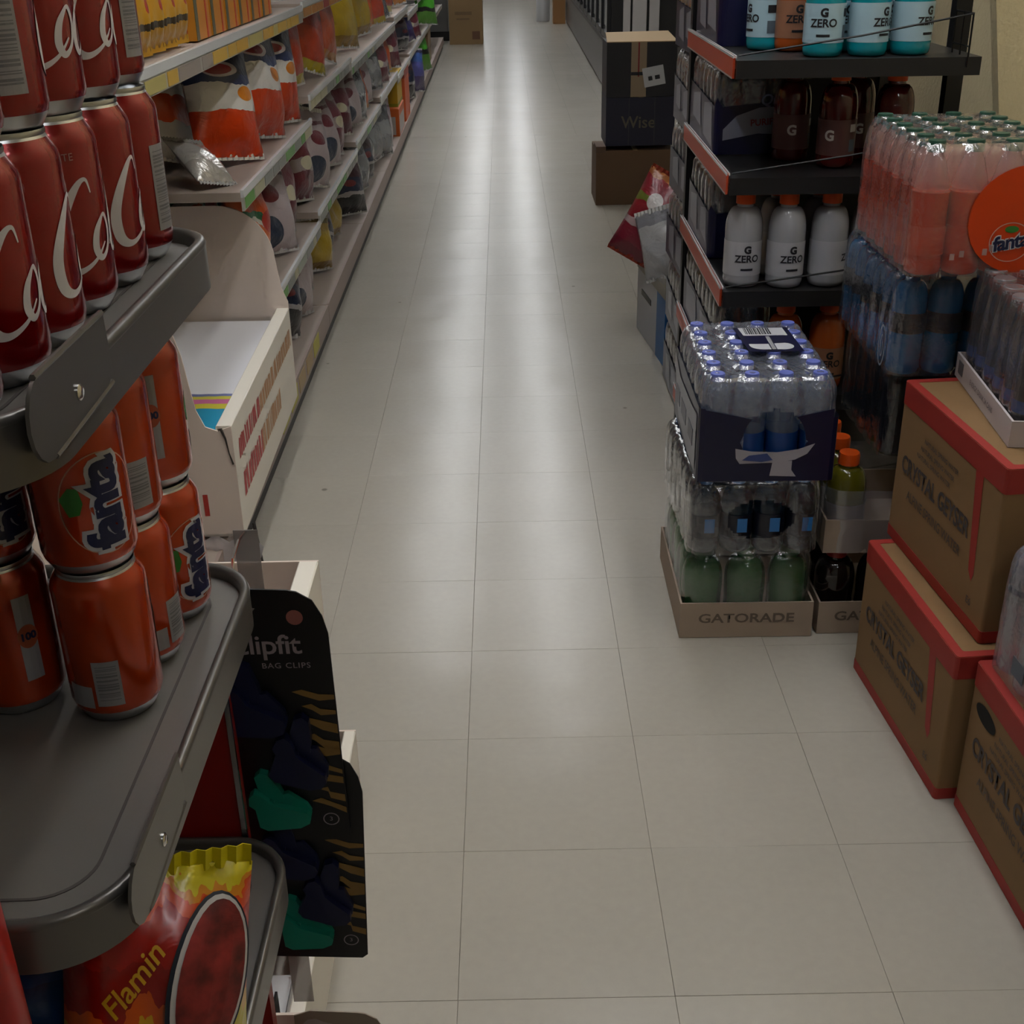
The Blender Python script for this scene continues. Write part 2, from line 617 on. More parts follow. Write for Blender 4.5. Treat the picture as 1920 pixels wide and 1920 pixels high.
# a shallow wall pier facing the room, its edge out of plumb
ws = MB()
xz = [(1.335, 0), (1.171, .954), (1.129, 1.188), (.80, 3.0), (1.25, 3.0), (1.25, 0)]
xz[0] = (1.249, .50)
n = len(xz)
ws.add([(x, 3.0, z) for x, z in xz] + [(x, 3.04, z) for x, z in xz],
       [tuple(range(n)), tuple(range(2 * n - 1, n - 1, -1))] + [(i, (i + 1) % n, n + (i + 1) % n, n + i) for i in range(n)])
ws.build('wall_pier', WALLM, wr)
tag(MB().box(-6, 2.4, 36, 36.1, 0, 3).build('wall_back', WALLW), kind='structure')
tag(MB().box(-6, 2.4, -3.1, -3, 0, 3).build('wall_front', WALLW), kind='structure')

# ceiling lights
LM = bpy.data.materials.new('light_diffuser'); LM.use_nodes = True
_b = LM.node_tree.nodes['Principled BSDF']
_b.inputs['Base Color'].default_value = (.9, .9, .9, 1)
_b.inputs['Emission Color'].default_value = (.96, .98, 1., 1)
_b.inputs['Emission Strength'].default_value = LIGHT
hb = MB().band(rrect(-.10, .10, -.63, .63, .01, 2), rrect(-.075, .075, -.60, .60, .01, 2), -.06, 0).mesh('housing', [M('white_enamel', 'dddddd', .4)])
db = MB().box(-.075, .075, -.60, .60, -.055, -.03).mesh('diffuser', [LM])
for rx, where, ys in LIGHT_ROWS:
    for k, ry in enumerate(ys):
        t = thing('ceiling_light', '%s fluorescent strip light %s' % (ORD[k], where), 'ceiling light', (rx, ry, 2.998), 0, 'ceiling lights')
        ob('housing', hb, t); ob('diffuser', db, t)

# ------------------------------------------------------------------ near left: round-cornered display rack
ZA, ZB, ZC = 1.136, .836, .523
RX1, RX0, RY0, RY1 = -.226, -1.12, .522, .966
rack = thing('display_rack', 'grey steel display rack with rounded shelves and red back panel, nearest on left', 'rack', (RX0, RY1, 0))
def rk(x, y, z): return (x - RX0, y - RY1, z)
def make_shelf(z):
    pl = MB().prism(rrect(RX0 + .01, RX1 - .008, RY0 + .008, RY1 - .008, .055, 10), -.012, 0)
    s = pl.build('shelf', STEEL, rack, (-RX0, -RY1, z), smooth=40)
    rim = MB()
    rim.band(rrect(RX0, RX1, RY0, RY1, .062, 12), rrect(RX0 + .008, RX1 - .008, RY0 + .008, RY1 - .008, .055, 12), -.026, .007)
    rim.tube([(x, y, .007) for x, y in rrect(RX0 + .004, RX1 - .004, RY0 + .004, RY1 - .004, .058, 12)], .0045, 8, closed=True)
    rim.build('rim', STEELD, s, smooth=50)
    gr = MB().band(rrect(RX0 + .034, RX1 - .032, RY0 + .032, RY1 - .032, .035, 10), rrect(RX0 + .036, RX1 - .034, RY0 + .034, RY1 - .034, .034, 10), 0, .0006)
    gr.build('groove', M('shelf_groove', '4a4440', .6), s)
    return s
for z in (ZA, ZB, ZC, .21):
    make_shelf(z)
MB().box(RX0 + .02, -.275, RY1 + .004, RY1 + .02, .02, .80).build('back_panel', M('red_back_panel', '8e1712', .35), rack, (-RX0, -RY1, 0))
MB().box(-.2785, -.2735, RY1 + .001, RY1 + .005, .40, .80).build('edge_strip', CHROME, rack, (-RX0, -RY1, 0))
for px in (RX0 + .03,):
    MB().box(px, px + .04, RY0 + .2, RY0 + .24, 0, 1.9).build('upright', STEELD, rack, (-RX0, -RY1, 0))
MB().box(RX0 + .01, RX1 - .02, RY0 + .02, RY1 - .01, 0, .18).build('base', STEELD, rack, (-RX0, -RY1, 0))
# clip-on sign plates at the near end of the aisle edge
for z, y0, y1 in ((ZA, .528, .652), (ZB, .534, .655)):
    pts = []
    zt, zb = .030, -.014
    loop = [(y1, zt), (y0 + .016, zt)]
    for k in range(9):
        a = PI / 2 + PI * k / 8
        loop.append((y0 + .022 + .022 * math.cos(a), (zt + zb) / 2 + (zt - zb) / 2 * math.sin(a)))
    loop += [(y1 - .02, zb), (y1 + .002, zb + .010)]
    b = MB()
    nl = len(loop)
    b.add([(0, y, zz) for y, zz in loop] + [(.002, y, zz) for y, zz in loop], [tuple(range(nl)), tuple(range(2 * nl - 1, nl - 1, -1))] + [(i, (i + 1) % nl, nl + (i + 1) % nl, nl + i) for i in range(nl)])
    b.tube([(.001, y0 + .016, zt), (.001, y1, zt)], .0018, 6)
    b.tube([(.001, y0 + .026, zb), (.001, y1, zb + .004)], .0018, 6)
    p = b.build('sign_plate', STEELD, rack, rk(RX1 + .0008, 0, z)[:1] + (-RY1, z), smooth=40)
    MB().lathe([(.0045, 0), (.0045, .001), (.003, .002)], 12).build('screw', CHROME, p, (.002, y0 + .068, .004), (0, PI / 2, 0), smooth=40)

# ------------------------------------------------------------------ cans
CAN_R, CAN_H = .033, .1215
PROF = [(.022, .003), (.0245, 0), (.0262, .001), (.0285, .005), (.0318, .011), (.033, .016), (.033, .1045), (.0322, .1085), (.0300, .1125), (.0276, .1165), (.0268, .118)]
def can_body(name, paint):
    b = MB().lathe(PROF, 32, 0, cap1=False)
    me = b.mesh(name, [paint, ALU], 60)
    for p in me.polygons:
        z = p.center.z
        p.material_index = 1 if z < .0105 or z > .1172 else 0
    return me
LIDB = MB().lathe([(.0268, .118), (.0274, .1195), (.0270, .1212), (.0262, .1205), (.0255, .1165), (.012, .1160), (.001, .1160)], 32, cap0=False).mesh('lid', [ALU], 40)
TABB = MB().prism(rrect(-.008, .012, -.007, .007, .005, 4), .1163, .1172).mesh('tab', [ALU])
COKE = M('cola_red_can', '8c0b0e', .2, .45, coat=.7)
FANT = M('orange_soda_can', 'b93a09', .22, .4, coat=.7)
coke_body, fanta_body = can_body('body', COKE), can_body('body', FANT)
PANEL = M('silver_info_panel', '9b989a', .4, .3)
SILV = M('silver_white_print', 'cfc9c8', .4)
def coke_logo():
    bm = stroke_bm(cola_strokes())
    s = .041
    for v in bm.verts:
        v.co.x = (v.co.x + v.co.y * .18 - 1.9) * s
        v.co.y = (v.co.y - .3) * s
    bm = wrap_bm(bm, CAN_R + .0003, False, 0, .056, .006)
    sw = stroke_bm([[(-.6, .3, .02), (.4, .02, .1), (1.6, .05, .14), (2.8, -.1, .1), (3.6, -.02, .02)]])
    tb_ = text_bm('ORIGINAL TASTE', .0062, .0, space=1.1)
    tb_ = wrap_bm(tb_, CAN_R + .0003, False, 0, .098, .004)
    sw.free()
    return bm_mesh('logo', [bm, tb_], [SILV, M('dim_silver_print', '8f6f6c', .4)])
COKE_LOGO = coke_logo()
def panel_mesh(w, z0, z1, r=CAN_R + .0003, bars=True):
    a = wrap_bm(rect_bm(-w / 2, w / 2, z0, z1), r, step=.005)
    bs = [a]
    ms = [PANEL]
    if bars:
        x = -w / 2 + .002
        big = bmesh.new()
        zz = z0 + .005
        while zz < z1 - .004:
            hgt = random.choice((.0006, .001, .0015))
            q = wrap_bm(rect_bm(-w / 2 + .002, w / 2 - .002, zz, zz + hgt), r + .0002, step=.005)
            q.verts.index_update()
            vs = [big.verts.new(v.co) for v in q.verts]
            for f in q.faces:
                big.faces.new([vs[v.index] for v in f.verts])
            q.free()
            zz += hgt + random.choice((.0007, .0012, .002))
        bs.append(big); ms.append(M('barcode_grey', '6f6d70', .5))
    return bm_mesh('info_panel', bs, ms)
BARC = panel_mesh(.019, .022, .082)
SMALLP = panel_mesh(.020, .016, .034, bars=False)
FPAN = panel_mesh(.019, .018, .055)
LONGP = panel_mesh(.013, .030, .098, bars=False)
def fanta_logo():
    r = CAN_R + .0003
    ring = wrap_bm(disc_bm(.004, .055, .030, .037, 40, .0009), r, step=.005)
    leaf = wrap_bm(poly_bm([(-.025, .062), (-.018, .070), (-.012, .069), (-.010, .058), (-.013, .050), (-.020, .049)]), r, step=.004)
    outl = wrap_bm(text_bm('fanta', .036, .0045, space=.92), r + .0002, True, .004 / r, .055, .004)
    ink = wrap_bm(text_bm('fanta', .036, .0016, space=.92), r + .0005, True, .004 / r, .055, .004)
    return bm_mesh('logo', [ring, leaf, outl, ink], [M('pale_ring', 'b5886c', .4), M('leaf_green', '2e7a2c', .4), M('logo_outline', 'b9b6ba', .4), NAVYINK])
FANTA_LOGO = fanta_logo()
MINI = bm_mesh('round_mark', [wrap_bm(disc_bm(0, .066, .0075, .0095, 20), CAN_R + .0006, step=.004), wrap_bm(text_bm('100', .008, .0004), CAN_R + .0009, False, 0, .066, .003)], [M('mark_orange', '9c4a2e', .5), NAVYINK])

def can(kind, loc, rotdeg, label, group, lid=True):
    c = thing('soda_can', label, 'can', loc, math.radians(rotdeg), group)
    body = ob('body', coke_body if kind == 'coke' else fanta_body, c)
    l = ob('lid', LIDB, c)
    ob('tab', TABB, l)
    if kind == 'coke':
        ob('logo', COKE_LOGO, c)
        ob('barcode', BARC, c, rot=(0, 0, math.radians(180)))
    else:
        ob('logo', FANTA_LOGO, c)
        ob('info_panel', FPAN, c, rot=(0, 0, math.radians(150)))
        ob('ingredient_panel', SMALLP, c, rot=(0, 0, math.radians(112)))
        pp = ob('white_panel', LONGP, c, rot=(0, 0, math.radians(-105)))
        ob('round_mark', MINI, pp)
    return c

cola_low = [20, 62, 96, -84, 80, 168]
cola_up = [150, 154, 137, 52, 62, 163]
for k in range(6):
    y = .566 + .0675 * k
    if k == 5: y += .003
    can('coke', (-.2835 + random.uniform(-.002, .002), y, ZA + .0003), cola_low[k], 'red cola can in the lower layer at the shelf edge, %s from the near end' % ORD[k], 'red cola cans on the top rack shelf')
    can('coke', (-.2845 + random.uniform(-.003, .003), y + random.uniform(-.002, .002), ZA + .1195), cola_up[k], 'red cola can in the upper layer at the shelf edge, %s from the near end' % ORD[k], 'red cola cans on the top rack shelf')
for k in range(4):
    y = .60 + .0675 * k
    can('coke', (-.3525, y, ZA + .0003), [-60, -40, -100, 60][k], 'red cola can in the lower layer, inner row, %s from the near end' % ORD[k], 'red cola cans on the top rack shelf')
    can('coke', (-.3525, y, ZA + .1195), [140, 115, -70, 20][k], 'red cola can in the upper layer, inner row, %s from the near end' % ORD[k], 'red cola cans on the top rack shelf')
fl_ = [(-.2955, .7615, 130, -52, 'nearest at the shelf edge'), (-.2955, .831, -165, 170, 'second at the shelf edge'), (-.289, .900, -35, 42, 'third at the shelf edge'), (-.3715, .772, 60, -40, 'in the inner row at the picture edge')]
for x, y, rl, ru, ds in fl_:
    can('fanta', (x, y, ZB + .0003), rl, 'orange soda can in the lower layer, ' + ds, 'orange soda cans on the middle rack shelf')
    can('fanta', (x - .001, y + .001, ZB + .1195), ru, 'orange soda can in the upper layer, ' + ds, 'orange soda cans on the middle rack shelf')

# ------------------------------------------------------------------ bags
def bag_mesh(name, w, h, d, mats, seed=0, nu=14, nv=18, fill=.55):
    """pillow bag: stands on its bottom seal, front towards -y, UV over both sheets"""
    rnd = random.Random(seed)
    ph = [rnd.uniform(0, 6.28) for _ in range(6)]
    s = MB()
    for side in (0, 1):
        for j in range(nv + 1):
            v = j / nv
            for i in range(nu + 1):
                u = i / nu
                e = max(0, 1 - abs(2 * u - 1) ** 2.4)
                pv = max(0, min(1, (v - .05) / .9))
                t = d / 2 * (e ** .6) * (math.sin(PI * pv ** .85) ** fill if 0 < pv < 1 else 0)
                wr = .10 * d * math.sin(9 * u + 5 * v + ph[0]) * math.sin(7 * v + ph[1]) * e * math.sin(PI * v)
                wr += .05 * d * math.sin(23 * u + ph[2]) * e * (abs(2 * v - 1) ** 3)
                x = (u - .5) * w * (1 - .05 * math.sin(PI * v))
                z = v * h + .012 * h * math.sin(6 * u + ph[3]) * (v > .9)
                y = (-1 if side == 0 else 1) * (t + .0008) + (wr if side == 0 else -wr * .6)
                if v < .05 or v > .95:
                    y += .0018 * math.sin(u * 60)
                s.v.append((x, y, z))
                s.uv.append((u, v) if side == 0 else (1 - u, v))
    o2 = (nu + 1) * (nv + 1)
    for side in (0, 1):
        o = side * o2
        for j in range(nv):
            for i in range(nu):
                a = o + j * (nu + 1) + i
                s.f.append((a, a + 1, a + nu + 2, a + nu + 1)); s.mi.append(0)
    def stitch(idx):
        for a, b in zip(idx[:-1], idx[1:]):
            s.f.append((a, b, o2 + b, o2 + a)); s.mi.append(0)
    stitch(list(range(nu + 1)))
    stitch([nv * (nu + 1) + i for i in range(nu + 1)])
    stitch([j * (nu + 1) for j in range(nv + 1)])
    stitch([j * (nu + 1) + nu for j in range(nv + 1)])
    return s.mesh(name, mats if isinstance(mats, list) else [mats], 180)

def seal_mesh(w, mat):
    b = MB()
    nseg = 24
    vs, fs = [], []
    for i in range(nseg + 1):
        x = -w / 2 + w * i / nseg
        y = .0022 * (1 if i % 2 else -1)
        vs += [(x, y - .0006, 0), (x, y - .0006, .016), (x, y + .0006, .016), (x, y + .0006, 0)]
    for i in range(nseg):
        for k in range(4):
            fs.append((i * 4 + k, i * 4 + (k + 1) % 4, i * 4 + 4 + (k + 1) % 4, i * 4 + 4 + k))
    b.add(vs, fs)
    return b.mesh('seal', [mat], 0)

BAGS = {}
def bag(kind, loc, rot, label, w=.24, h=.32, d=.09, mat=None, sealmat=None, group=None, seed=None, cat='snack bag', name='snack_bag', scale=None):
    key = (kind, w, h, d)
    if key not in BAGS:
        BAGS[key] = (bag_mesh(name, w, h, d, mat, seed if seed is not None else len(BAGS)), seal_mesh(w * .985, sealmat or mat))
    me, se = BAGS[key]
    o = ob(name, me, None, loc, rot, scale)
    tag(o, label, cat, group)
    ob('seal', se, o, (0, 0, h - .003))
    ob('seal', se, o, (0, 0, -.008))
    return o

# snack bags and things on the lowest rack shelf
FLAM = print_mat('flamin_bag_print', [(0, 'c8b818'), (.44, 'd9a51c'), (.48, 'd9580f'), (.54, '9c1208'), (.72, 'b3180b'), (.86, 'd9480f'), (.92, 'd9881c'), (.955, 'd8c51c')], .14, 6, rough=.3, crinkle=.25)
fb = bag('flam', (-.280, .640, ZC + .012), (math.radians(-15), math.radians(10), math.radians(22)), 'yellow and red flame snack bag with a big oval, on the lowest rack shelf', .140, .200, .07, FLAM, M('yellow_foil', 'c8b818', .3), seed=3)
# oval picture and lettering on the bag
def bagpatch(name, bm, mat, parent, w, h, d, off):
    """lay flat art (x in -w/2..w/2, y in 0..h) on the bag front"""
    bmesh.ops.triangulate(bm, faces=bm.faces[:])
    bmesh.ops.subdivide_edges(bm, edges=bm.edges[:], cuts=3, use_grid_fill=True)
    for vv in bm.verts:
        u, v = vv.co.x / w + .5, vv.co.y / h
        e = max(0, 1 - abs(2 * u - 1) ** 2.4)
        pv = max(0.001, min(.999, (v - .05) / .9))
        t = d / 2 * (e ** .6) * math.sin(PI * pv ** .85) ** .55
        vv.co = (vv.co.x, -t - .006 - off, vv.co.y)
    me = bm_mesh(name, [bm], [mat])
    return ob(name, me, parent)
def oval(cx, cy, rx, ry, tilt, n=32):
    pts = []
    for k in range(n):
        a = 2 * PI * k / n
        x, y = rx * math.cos(a), ry * math.sin(a)
        pts.append((cx + x * math.cos(tilt) - y * math.sin(tilt), cy + x * math.sin(tilt) + y * math.cos(tilt)))
    return pts
pic = bagpatch('picture', poly_bm(oval(.032, .122, .031, .064, -.20)), M('oval_rim_navy', '141c2c', .4), fb, .140, .200, .07, .0)
pr_ = bagpatch('picture_rim', poly_bm(oval(.033, .123, .0285, .061, -.20)), M('oval_rim_white', 'c9c4c0', .4), pic, .140, .200, .07, .0006)
bagpatch('picture_field', poly_bm(oval(.034, .124, .0255, .057, -.20)), M('oval_red_food', '7a2220', .45, noise=(45, 1.9)), pic, .140, .200, .07, .0012)
tx = text_bm('Flamin', .022, .0003, shear=.25)
for v in tx.verts:
    x, y = v.co.x, v.co.y
    a = math.radians(50)
    v.co.x, v.co.y = x * math.cos(a) - y * math.sin(a) - .022, x * math.sin(a) + y * math.cos(a) + .135
bagpatch('lettering', tx, M('letter_yellow', 'd9a31c', .4), fb, .140, .200, .07, .0025)
BLUEB = print_mat('blue_bag_print', [(0, '0c3a72'), (.55, '0d4585'), (.9, '274f78')], .03, 4, blobs=[(.86, .62, .10, .10, 'b8b4aa'), (.9, .48, .12, .12, 'b8b4aa'), (.95, .33, .12, .14, 'b8b4aa')])
bag('blueb', (-.385, .69, ZC + .012), (math.radians(-10), 0, math.radians(8)), 'blue snack bag with white cloud print in front of the flame bag', .15, .175, .06, BLUEB, M('blue_foil', '123f74', .3), seed=5)
rb = thing('hanging_packet', 'plain red packet hooked on the rack front at the lower left picture corner', 'packet', (-.342, .500, .60))
MB().prism(rrect(-.06, .06, -.012, .012, .008, 3), 0, .285).build('body', M('red_carton_print', 'a81a12', .3), rb, smooth=40)
MB().box(-.06, .06, -.001, .001, .285, .297).build('header', M('red_carton_print2', '96150e', .3), rb)
MB().tube([(0, .0, .292), (0, .012, .300), (0, .026, .288), (0, .0268, .252)], .0014, 6).build('hook', CHROME, rb)

# ------------------------------------------------------------------ bag-clip cards on the strip at the rack's back corner
def clip_mesh(mat):
    """a spring bag clip: two winged jaws on a hinge, seen from the front"""
    b = MB()
    def slab(loop, y0, y1):
        n_ = len(loop)
        b.add([(x, y0, z) for x, z in loop] + [(x, y1, z) for x, z in loop], [tuple(range(n_)), tuple(range(2 * n_ - 1, n_ - 1, -1))] + [(i, (i + 1) % n_, n_ + (i + 1) % n_, n_ + i) for i in range(n_)])
    slab([(-.027, .020), (-.022, .025), (-.014, .022), (-.004, .010), (.006, .006), (.030, -.002), (.034, -.008), (.032, -.016), (.022, -.022), (-.012, -.025), (-.020, -.020), (-.022, .004), (-.028, .010)], -.013, -.003)
    slab([(-.020, .042), (-.014, .048), (-.006, .045), (.004, .026), (.008, .014), (.002, .006), (-.008, .012), (-.018, .028)], -.007, .001)
    slab([(.006, .018), (.012, .020), (.030, .004), (.034, -.006), (.028, -.010), (.004, .004)], -.006, -.001)
    b.tube([(-.006, -.010, .010), (-.006, .0, .010)], .004, 10)
    return b.mesh('bag_clip', [mat], 30)
TEAL, NAVYP, CHAR = M('teal_plastic', '11806c', .35), M('navy_plastic', '0d1236', .35), M('charcoal_plastic', '24262b', .4)
CLIPS = {k: clip_mesh(m_) for k, m_ in (('teal', TEAL), ('navy', NAVYP), ('char', CHAR))}
CARDM = M('black_glossy_card', '0b0a0c', .4, coat=.0)
TIGER = M('tan_print', '8a6a34', .5)
PINK = M('pink_tag', 'a06058', .5)
def clip_card(loc, label, tilt=0, hgt=.315, clips=('navy', 'navy', 'teal'), hook=True, text=True, cardmat=None):
    W = .112
    c = thing('bag_clip_card', label, 'bag clips', loc, 0, 'cards of bag clips', rot=(math.radians(4), math.radians(tilt), 0))
    lp = [(-W / 2, 0), (W / 2 - .006, 0), (W / 2, .006)]
    lp += [(W / 2, hgt - .05), (W / 2 - .004, hgt - .03), (W / 2 - .012, hgt - .012), (W / 2 - .026, hgt - .002), (W / 2 - .035, hgt), (-W / 2 + .02, hgt + .003), (-W / 2, hgt - .006)]
    b = MB()
    n_ = len(lp)
    b.add([(x, 0, z) for x, z in lp] + [(x, .0015, z) for x, z in lp], [tuple(range(n_)), tuple(range(2 * n_ - 1, n_ - 1, -1))] + [(i, (i + 1) % n_, n_ + (i + 1) % n_, n_ + i) for i in range(n_)])
    card = b.build('card', cardmat or CARDM, c)
    # tiger-striped print down the right side
    st = MB()
    rs = random.Random(4)
    z = hgt - .118
    while z > .055:
        hh = rs.uniform(.006, .013)
        xa = rs.uniform(.012, .030)
        dz = rs.uniform(-.010, .004)
        up = [(xa, z), (xa + .010, z + rs.uniform(.002, .005)), (.040, z + dz * .4 + rs.uniform(-.002, .003)), (W / 2 - .001, z + dz)]
        lo = [(x, q_ - hh * rs.uniform(.5, 1.1)) for x, q_ in reversed(up[1:])]
        pts = up + lo
        st.add([(x, -.0006, q_) for x, q_ in pts], [tuple(range(len(pts)))])
        z -= hh + rs.uniform(.004, .012)
    if text:
        tag(st.build('striped_print', TIGER, card), kind='stuff')
    # two-part hang slot
    sl = MB()
    pts = [(-.046, hgt - .020), (-.040, hgt - .012), (-.030, hgt - .010), (-.020, hgt - .016), (-.010, hgt - .019), (-.014, hgt - .024), (-.024, hgt - .025), (-.030, hgt - .032), (-.038, hgt - .030)]
    sl.add([(x, -.0008, z) for x, z in pts], [tuple(range(len(pts)))])
    sl.build('hang_slot', M('slot_pale', 'a89d98', .6), card)
    if text:
        WT = M('card_white_print', '9c9096', .5)
        flat_text('brand_lettering', 'clipfit', .0315, WT, card, (.029, -.001, hgt - .062), (PI / 2, 0, 0), .0004, align='RIGHT', space=.95)
        flat_text('caption', 'BAG CLIPS', .0090, WT, card, (.036, -.001, hgt - .086), (PI / 2, 0, 0), .0001, align='RIGHT', space=1.15)
        flat_text('small_caption', 'HOME', .007, M('dim_print', '3a3a30', .5), card, (-.026, -.001, hgt - .042), (PI / 2, 0, 0))
        d_ = bm_mesh('round_tag', [disc_bm(0, 0, .008, .0085, 18)], [PINK])
        ob('round_tag', d_, card, (.026, -.001, hgt - .030), (PI / 2, 0, 0))
        rg = bm_mesh('ring_mark', [disc_bm(0, 0, .0085, .0085, 22, .0012)], [WT])
        ob('ring_mark', rg, card, (.038, -.001, .030), (PI / 2, 0, 0))
        flat_text('mark_number', '3', .008, WT, card, (.038, -.001, .030), (PI / 2, 0, 0))
    zz = [hgt - .135, hgt - .20, .052]
    xx = [-.026, .012, -.014]
    for k, q in enumerate(clips):
        ob('bag_clip', CLIPS[q], c, (xx[k], -.001, zz[k]), (0, math.radians([10, 25, 0][k]), 0), (1.0, 1, 1) if q == 'teal' else (1.05, 1.1, 1.15))
    return c
clip_card((-.233, 1.012, .487), 'upper black card of bag clips with a teal clip at its foot', 0)
clip_card((-.230, 1.032, .300), 'lower black card of bag clips hanging behind the upper one', 3, hgt=.30)
cl3 = clip_card((-.225, 1.075, .012), 'bottom tan card of charcoal bag clips near the floor', 2, hgt=.165, clips=('char', 'char'), text=False, cardmat=M('tan_card', '8f8172', .5))
# the hanging strip
hs = thing('hanging_strip', 'clear plastic hanging strip carrying the bag clip cards', 'hanging strip', (-.26, 1.06, .80))
MB().box(-.012, .012, 0, .001, -.60, .03).build('strip', M('clear_strip', 'b8b4b0', .2, alpha=.6), hs)
MB().tube([(0, .0, .028), (0, -.03, .034), (0, -.060, .030), (0, -.0745, .006)], .0016, 6).build('hook', CHROME, hs)

# ------------------------------------------------------------------ cream cardboard trays
def carton_tray(name, label, x0, x1, y0, y1, z0, h, near=None, far=None, wall=.012, frontw=.03, sheet=None):
    t = thing(name, label, 'cardboard tray', (x0, y0, z0))
    X, Y = x1 - x0, y1 - y0
    MB().box(0, X, 0, Y, 0, .006).build('bottom', CREAM, t)
    # aisle wall with a doubled, folded top
    b = MB().prism([(X - frontw, .02), (X - frontw + .004, .02), (X - frontw + .004, h - .006), (X - .006, h - .006), (X - .006, .006), (X, .006), (X, h - .002), (X - .002, h), (X - frontw + .002, h), (X - frontw, h - .002)], .004, Y - .004)
    b.v = [(x, z, y) for (x, y, z) in b.v]
    fw = b.build('front_wall', CREAM, t)
    MB().box(0, .006, .004, Y - .004, .006, h * 1.5).build('back_wall', PINKC, t)
    for nm, prof, yy in (('near_side', near, 0), ('far_side', far, Y - .004)):
        lp = prof or [(0, 0), (X, 0), (X, h), (0, h)]
        n_ = len(lp)
        MB().add([(x, yy, z) for x, z in lp] + [(x, yy + .004, z) for x, z in lp], [tuple(range(n_)), tuple(range(2 * n_ - 1, n_ - 1, -1))] + [(i, (i + 1) % n_, n_ + (i + 1) % n_, n_ + i) for i in range(n_)]).build(nm, PINKC, t)
    return t, fw
def arc(cx, cz, r, a0, a1, n=8):
    return [(cx + r * math.cos(math.radians(a0 + (a1 - a0) * k / n)), cz + r * math.sin(math.radians(a0 + (a1 - a0) * k / n))) for k in range(n + 1)]
W1 = .40
far_p = [(0, 0), (W1, 0), (W1, .28), (W1 - .015, .32)] + arc(W1 - .175, .40, .15, 8, 90, 10) + [(.0, .55)]
near_p = [(0, 0), (W1, 0), (W1, .262), (W1 - .03, .252), (W1 - .055, .262), (W1 - .07, .30), (W1 - .078, .36), (W1 - .085, .42), (W1 - .105, .50), (W1 - .14, .56), (0, .58)]
tr1, fw1 = carton_tray('display_tray', 'large cream cardboard display tray with wavy sides, beside the orange cans', -.598 - W1, -.598, 2.42, 3.33, .142, .262, near_p, far_p, frontw=.034)
tr1.rotation_euler = (0, 0, math.radians(1.2))
# white sheet with a colourful print lying in it
sh = MB()
ns = 10
for i in range(ns + 1):
    t_ = i / ns
    y = .03 + t_ * .86
    z = .212 + .022 * t_ + .003 * math.sin(9 * t_)
    sh.v += [(.02, y, z), (W1 - .036, y, z - .004)]
    sh.uv += [(0, t_), (1, t_)]
for i in range(ns):
    sh.f.append((2 * i, 2 * i + 1, 2 * i + 3, 2 * i + 2)); sh.mi.append(0)
sh.build('liner_sheet', print_mat('liner_print', [(0, '1b98bd'), (.235, 'd9c93a'), (.275, 'd06a9a'), (.31, 'd8cf4a'), (.335, '6f78ad'), (.355, 'efedf0')], .02, 3, rough=.55, crinkle=0), tr1, smooth=60)
PR1, PR2 = M('faded_red_print', 'b9504e', .7), M('faded_orange_print', 'c99a72', .7)
rs = random.Random(8)
for nm, z0_, hh, y0_, y1_, ym in (('upper_print_line', .165, .050, .05, .86, .34), ('lower_print_line', .070, .060, .06, .62, .32)):
    for part, (ya, yb), mt_ in (('red', (y0_, ym), PR1), ('orange', (ym, y1_), PR2)):
        b_ = MB()
        y = ya
        while y < yb:
            w_ = rs.uniform(.010, .026)
            sl = rs.uniform(-.006, .010)
            b_.add([(0, y, z0_), (0, y + w_, z0_), (0, y + w_ + sl, z0_ + hh * rs.uniform(.8, 1)), (0, y + sl, z0_ + hh * rs.uniform(.8, 1))], [(0, 1, 2, 3)])
            y += w_ + rs.uniform(.004, .012)
        tag(b_.build(nm, mt_, fw1, (W1 + .0008, 0, 0)), kind='stuff')
flat_text('side_number', '1', .07, M('red_number', 'b2362c', .6), tr1, (W1 - .075, -.001, .075), (PI / 2, 0, 0), .002)
cr = MB().tube([(W1 - .022, -.001, .258), (W1 - .014, -.003, .235), (W1 - .010, -.002, .20), (W1 - .004, -.002, .175)], [.003, .002, .0012, .002], 6)
cr.build('torn_edge', M('tear_dark', '3a322c', .6), tr1)
# shrink remains hanging off its near corner
pf = MB()
rs = random.Random(11)
nu_, nv_ = 8, 8
for j in range(nv_ + 1):
    for i in range(nu_ + 1):
        x = -.12 + .16 * i / nu_
        z = .16 - .155 * j / nv_
        pf.v.append((x + .012 * math.sin(j * 1.3), -.010 - .02 * abs(math.sin(i * 1.1 + j * .6)) - .02 * j / nv_, z + .01 * math.sin(i * 2.1)))
for j in range(nv_):
    for i in range(nu_):
        a = j * (nu_ + 1) + i
        pf.f.append((a, a + 1, a + nu_ + 2, a + nu_ + 1)); pf.mi.append(0)
plw = thing('plastic_wrap', 'crumpled white plastic wrap below the display tray corner', 'plastic wrap', (-.60, 2.40, .003))
pf.build('sheet', film_mat('milky_wrap', 'd8d2d6', .55, .12), plw, smooth=60)
MB().tube([(.035, -.01, .19), (.045, -.02, .10), (.040, -.03, .004)], .004, 6).build('edge_cord', M('dark_cord', '2a2422', .6), plw)
carton_tray('display_tray', 'cream cardboard tray standing upright behind the bag clip cards', -.70, -.298, 1.24, 1.65, .136, .35)
t3, _ = carton_tray('display_tray', 'cream cardboard tray on the floor under the bag clip cards', -.75, -.272, 1.10, 1.70, .001, .133, frontw=.02)
MB().box(.01, .44, .02, .12, .07, .075).build('white_leaflet', WHITE, t3)
MB().box(.432, .4352, .03, .05, .076, .12).build('hook_clip', BLACK, t3)

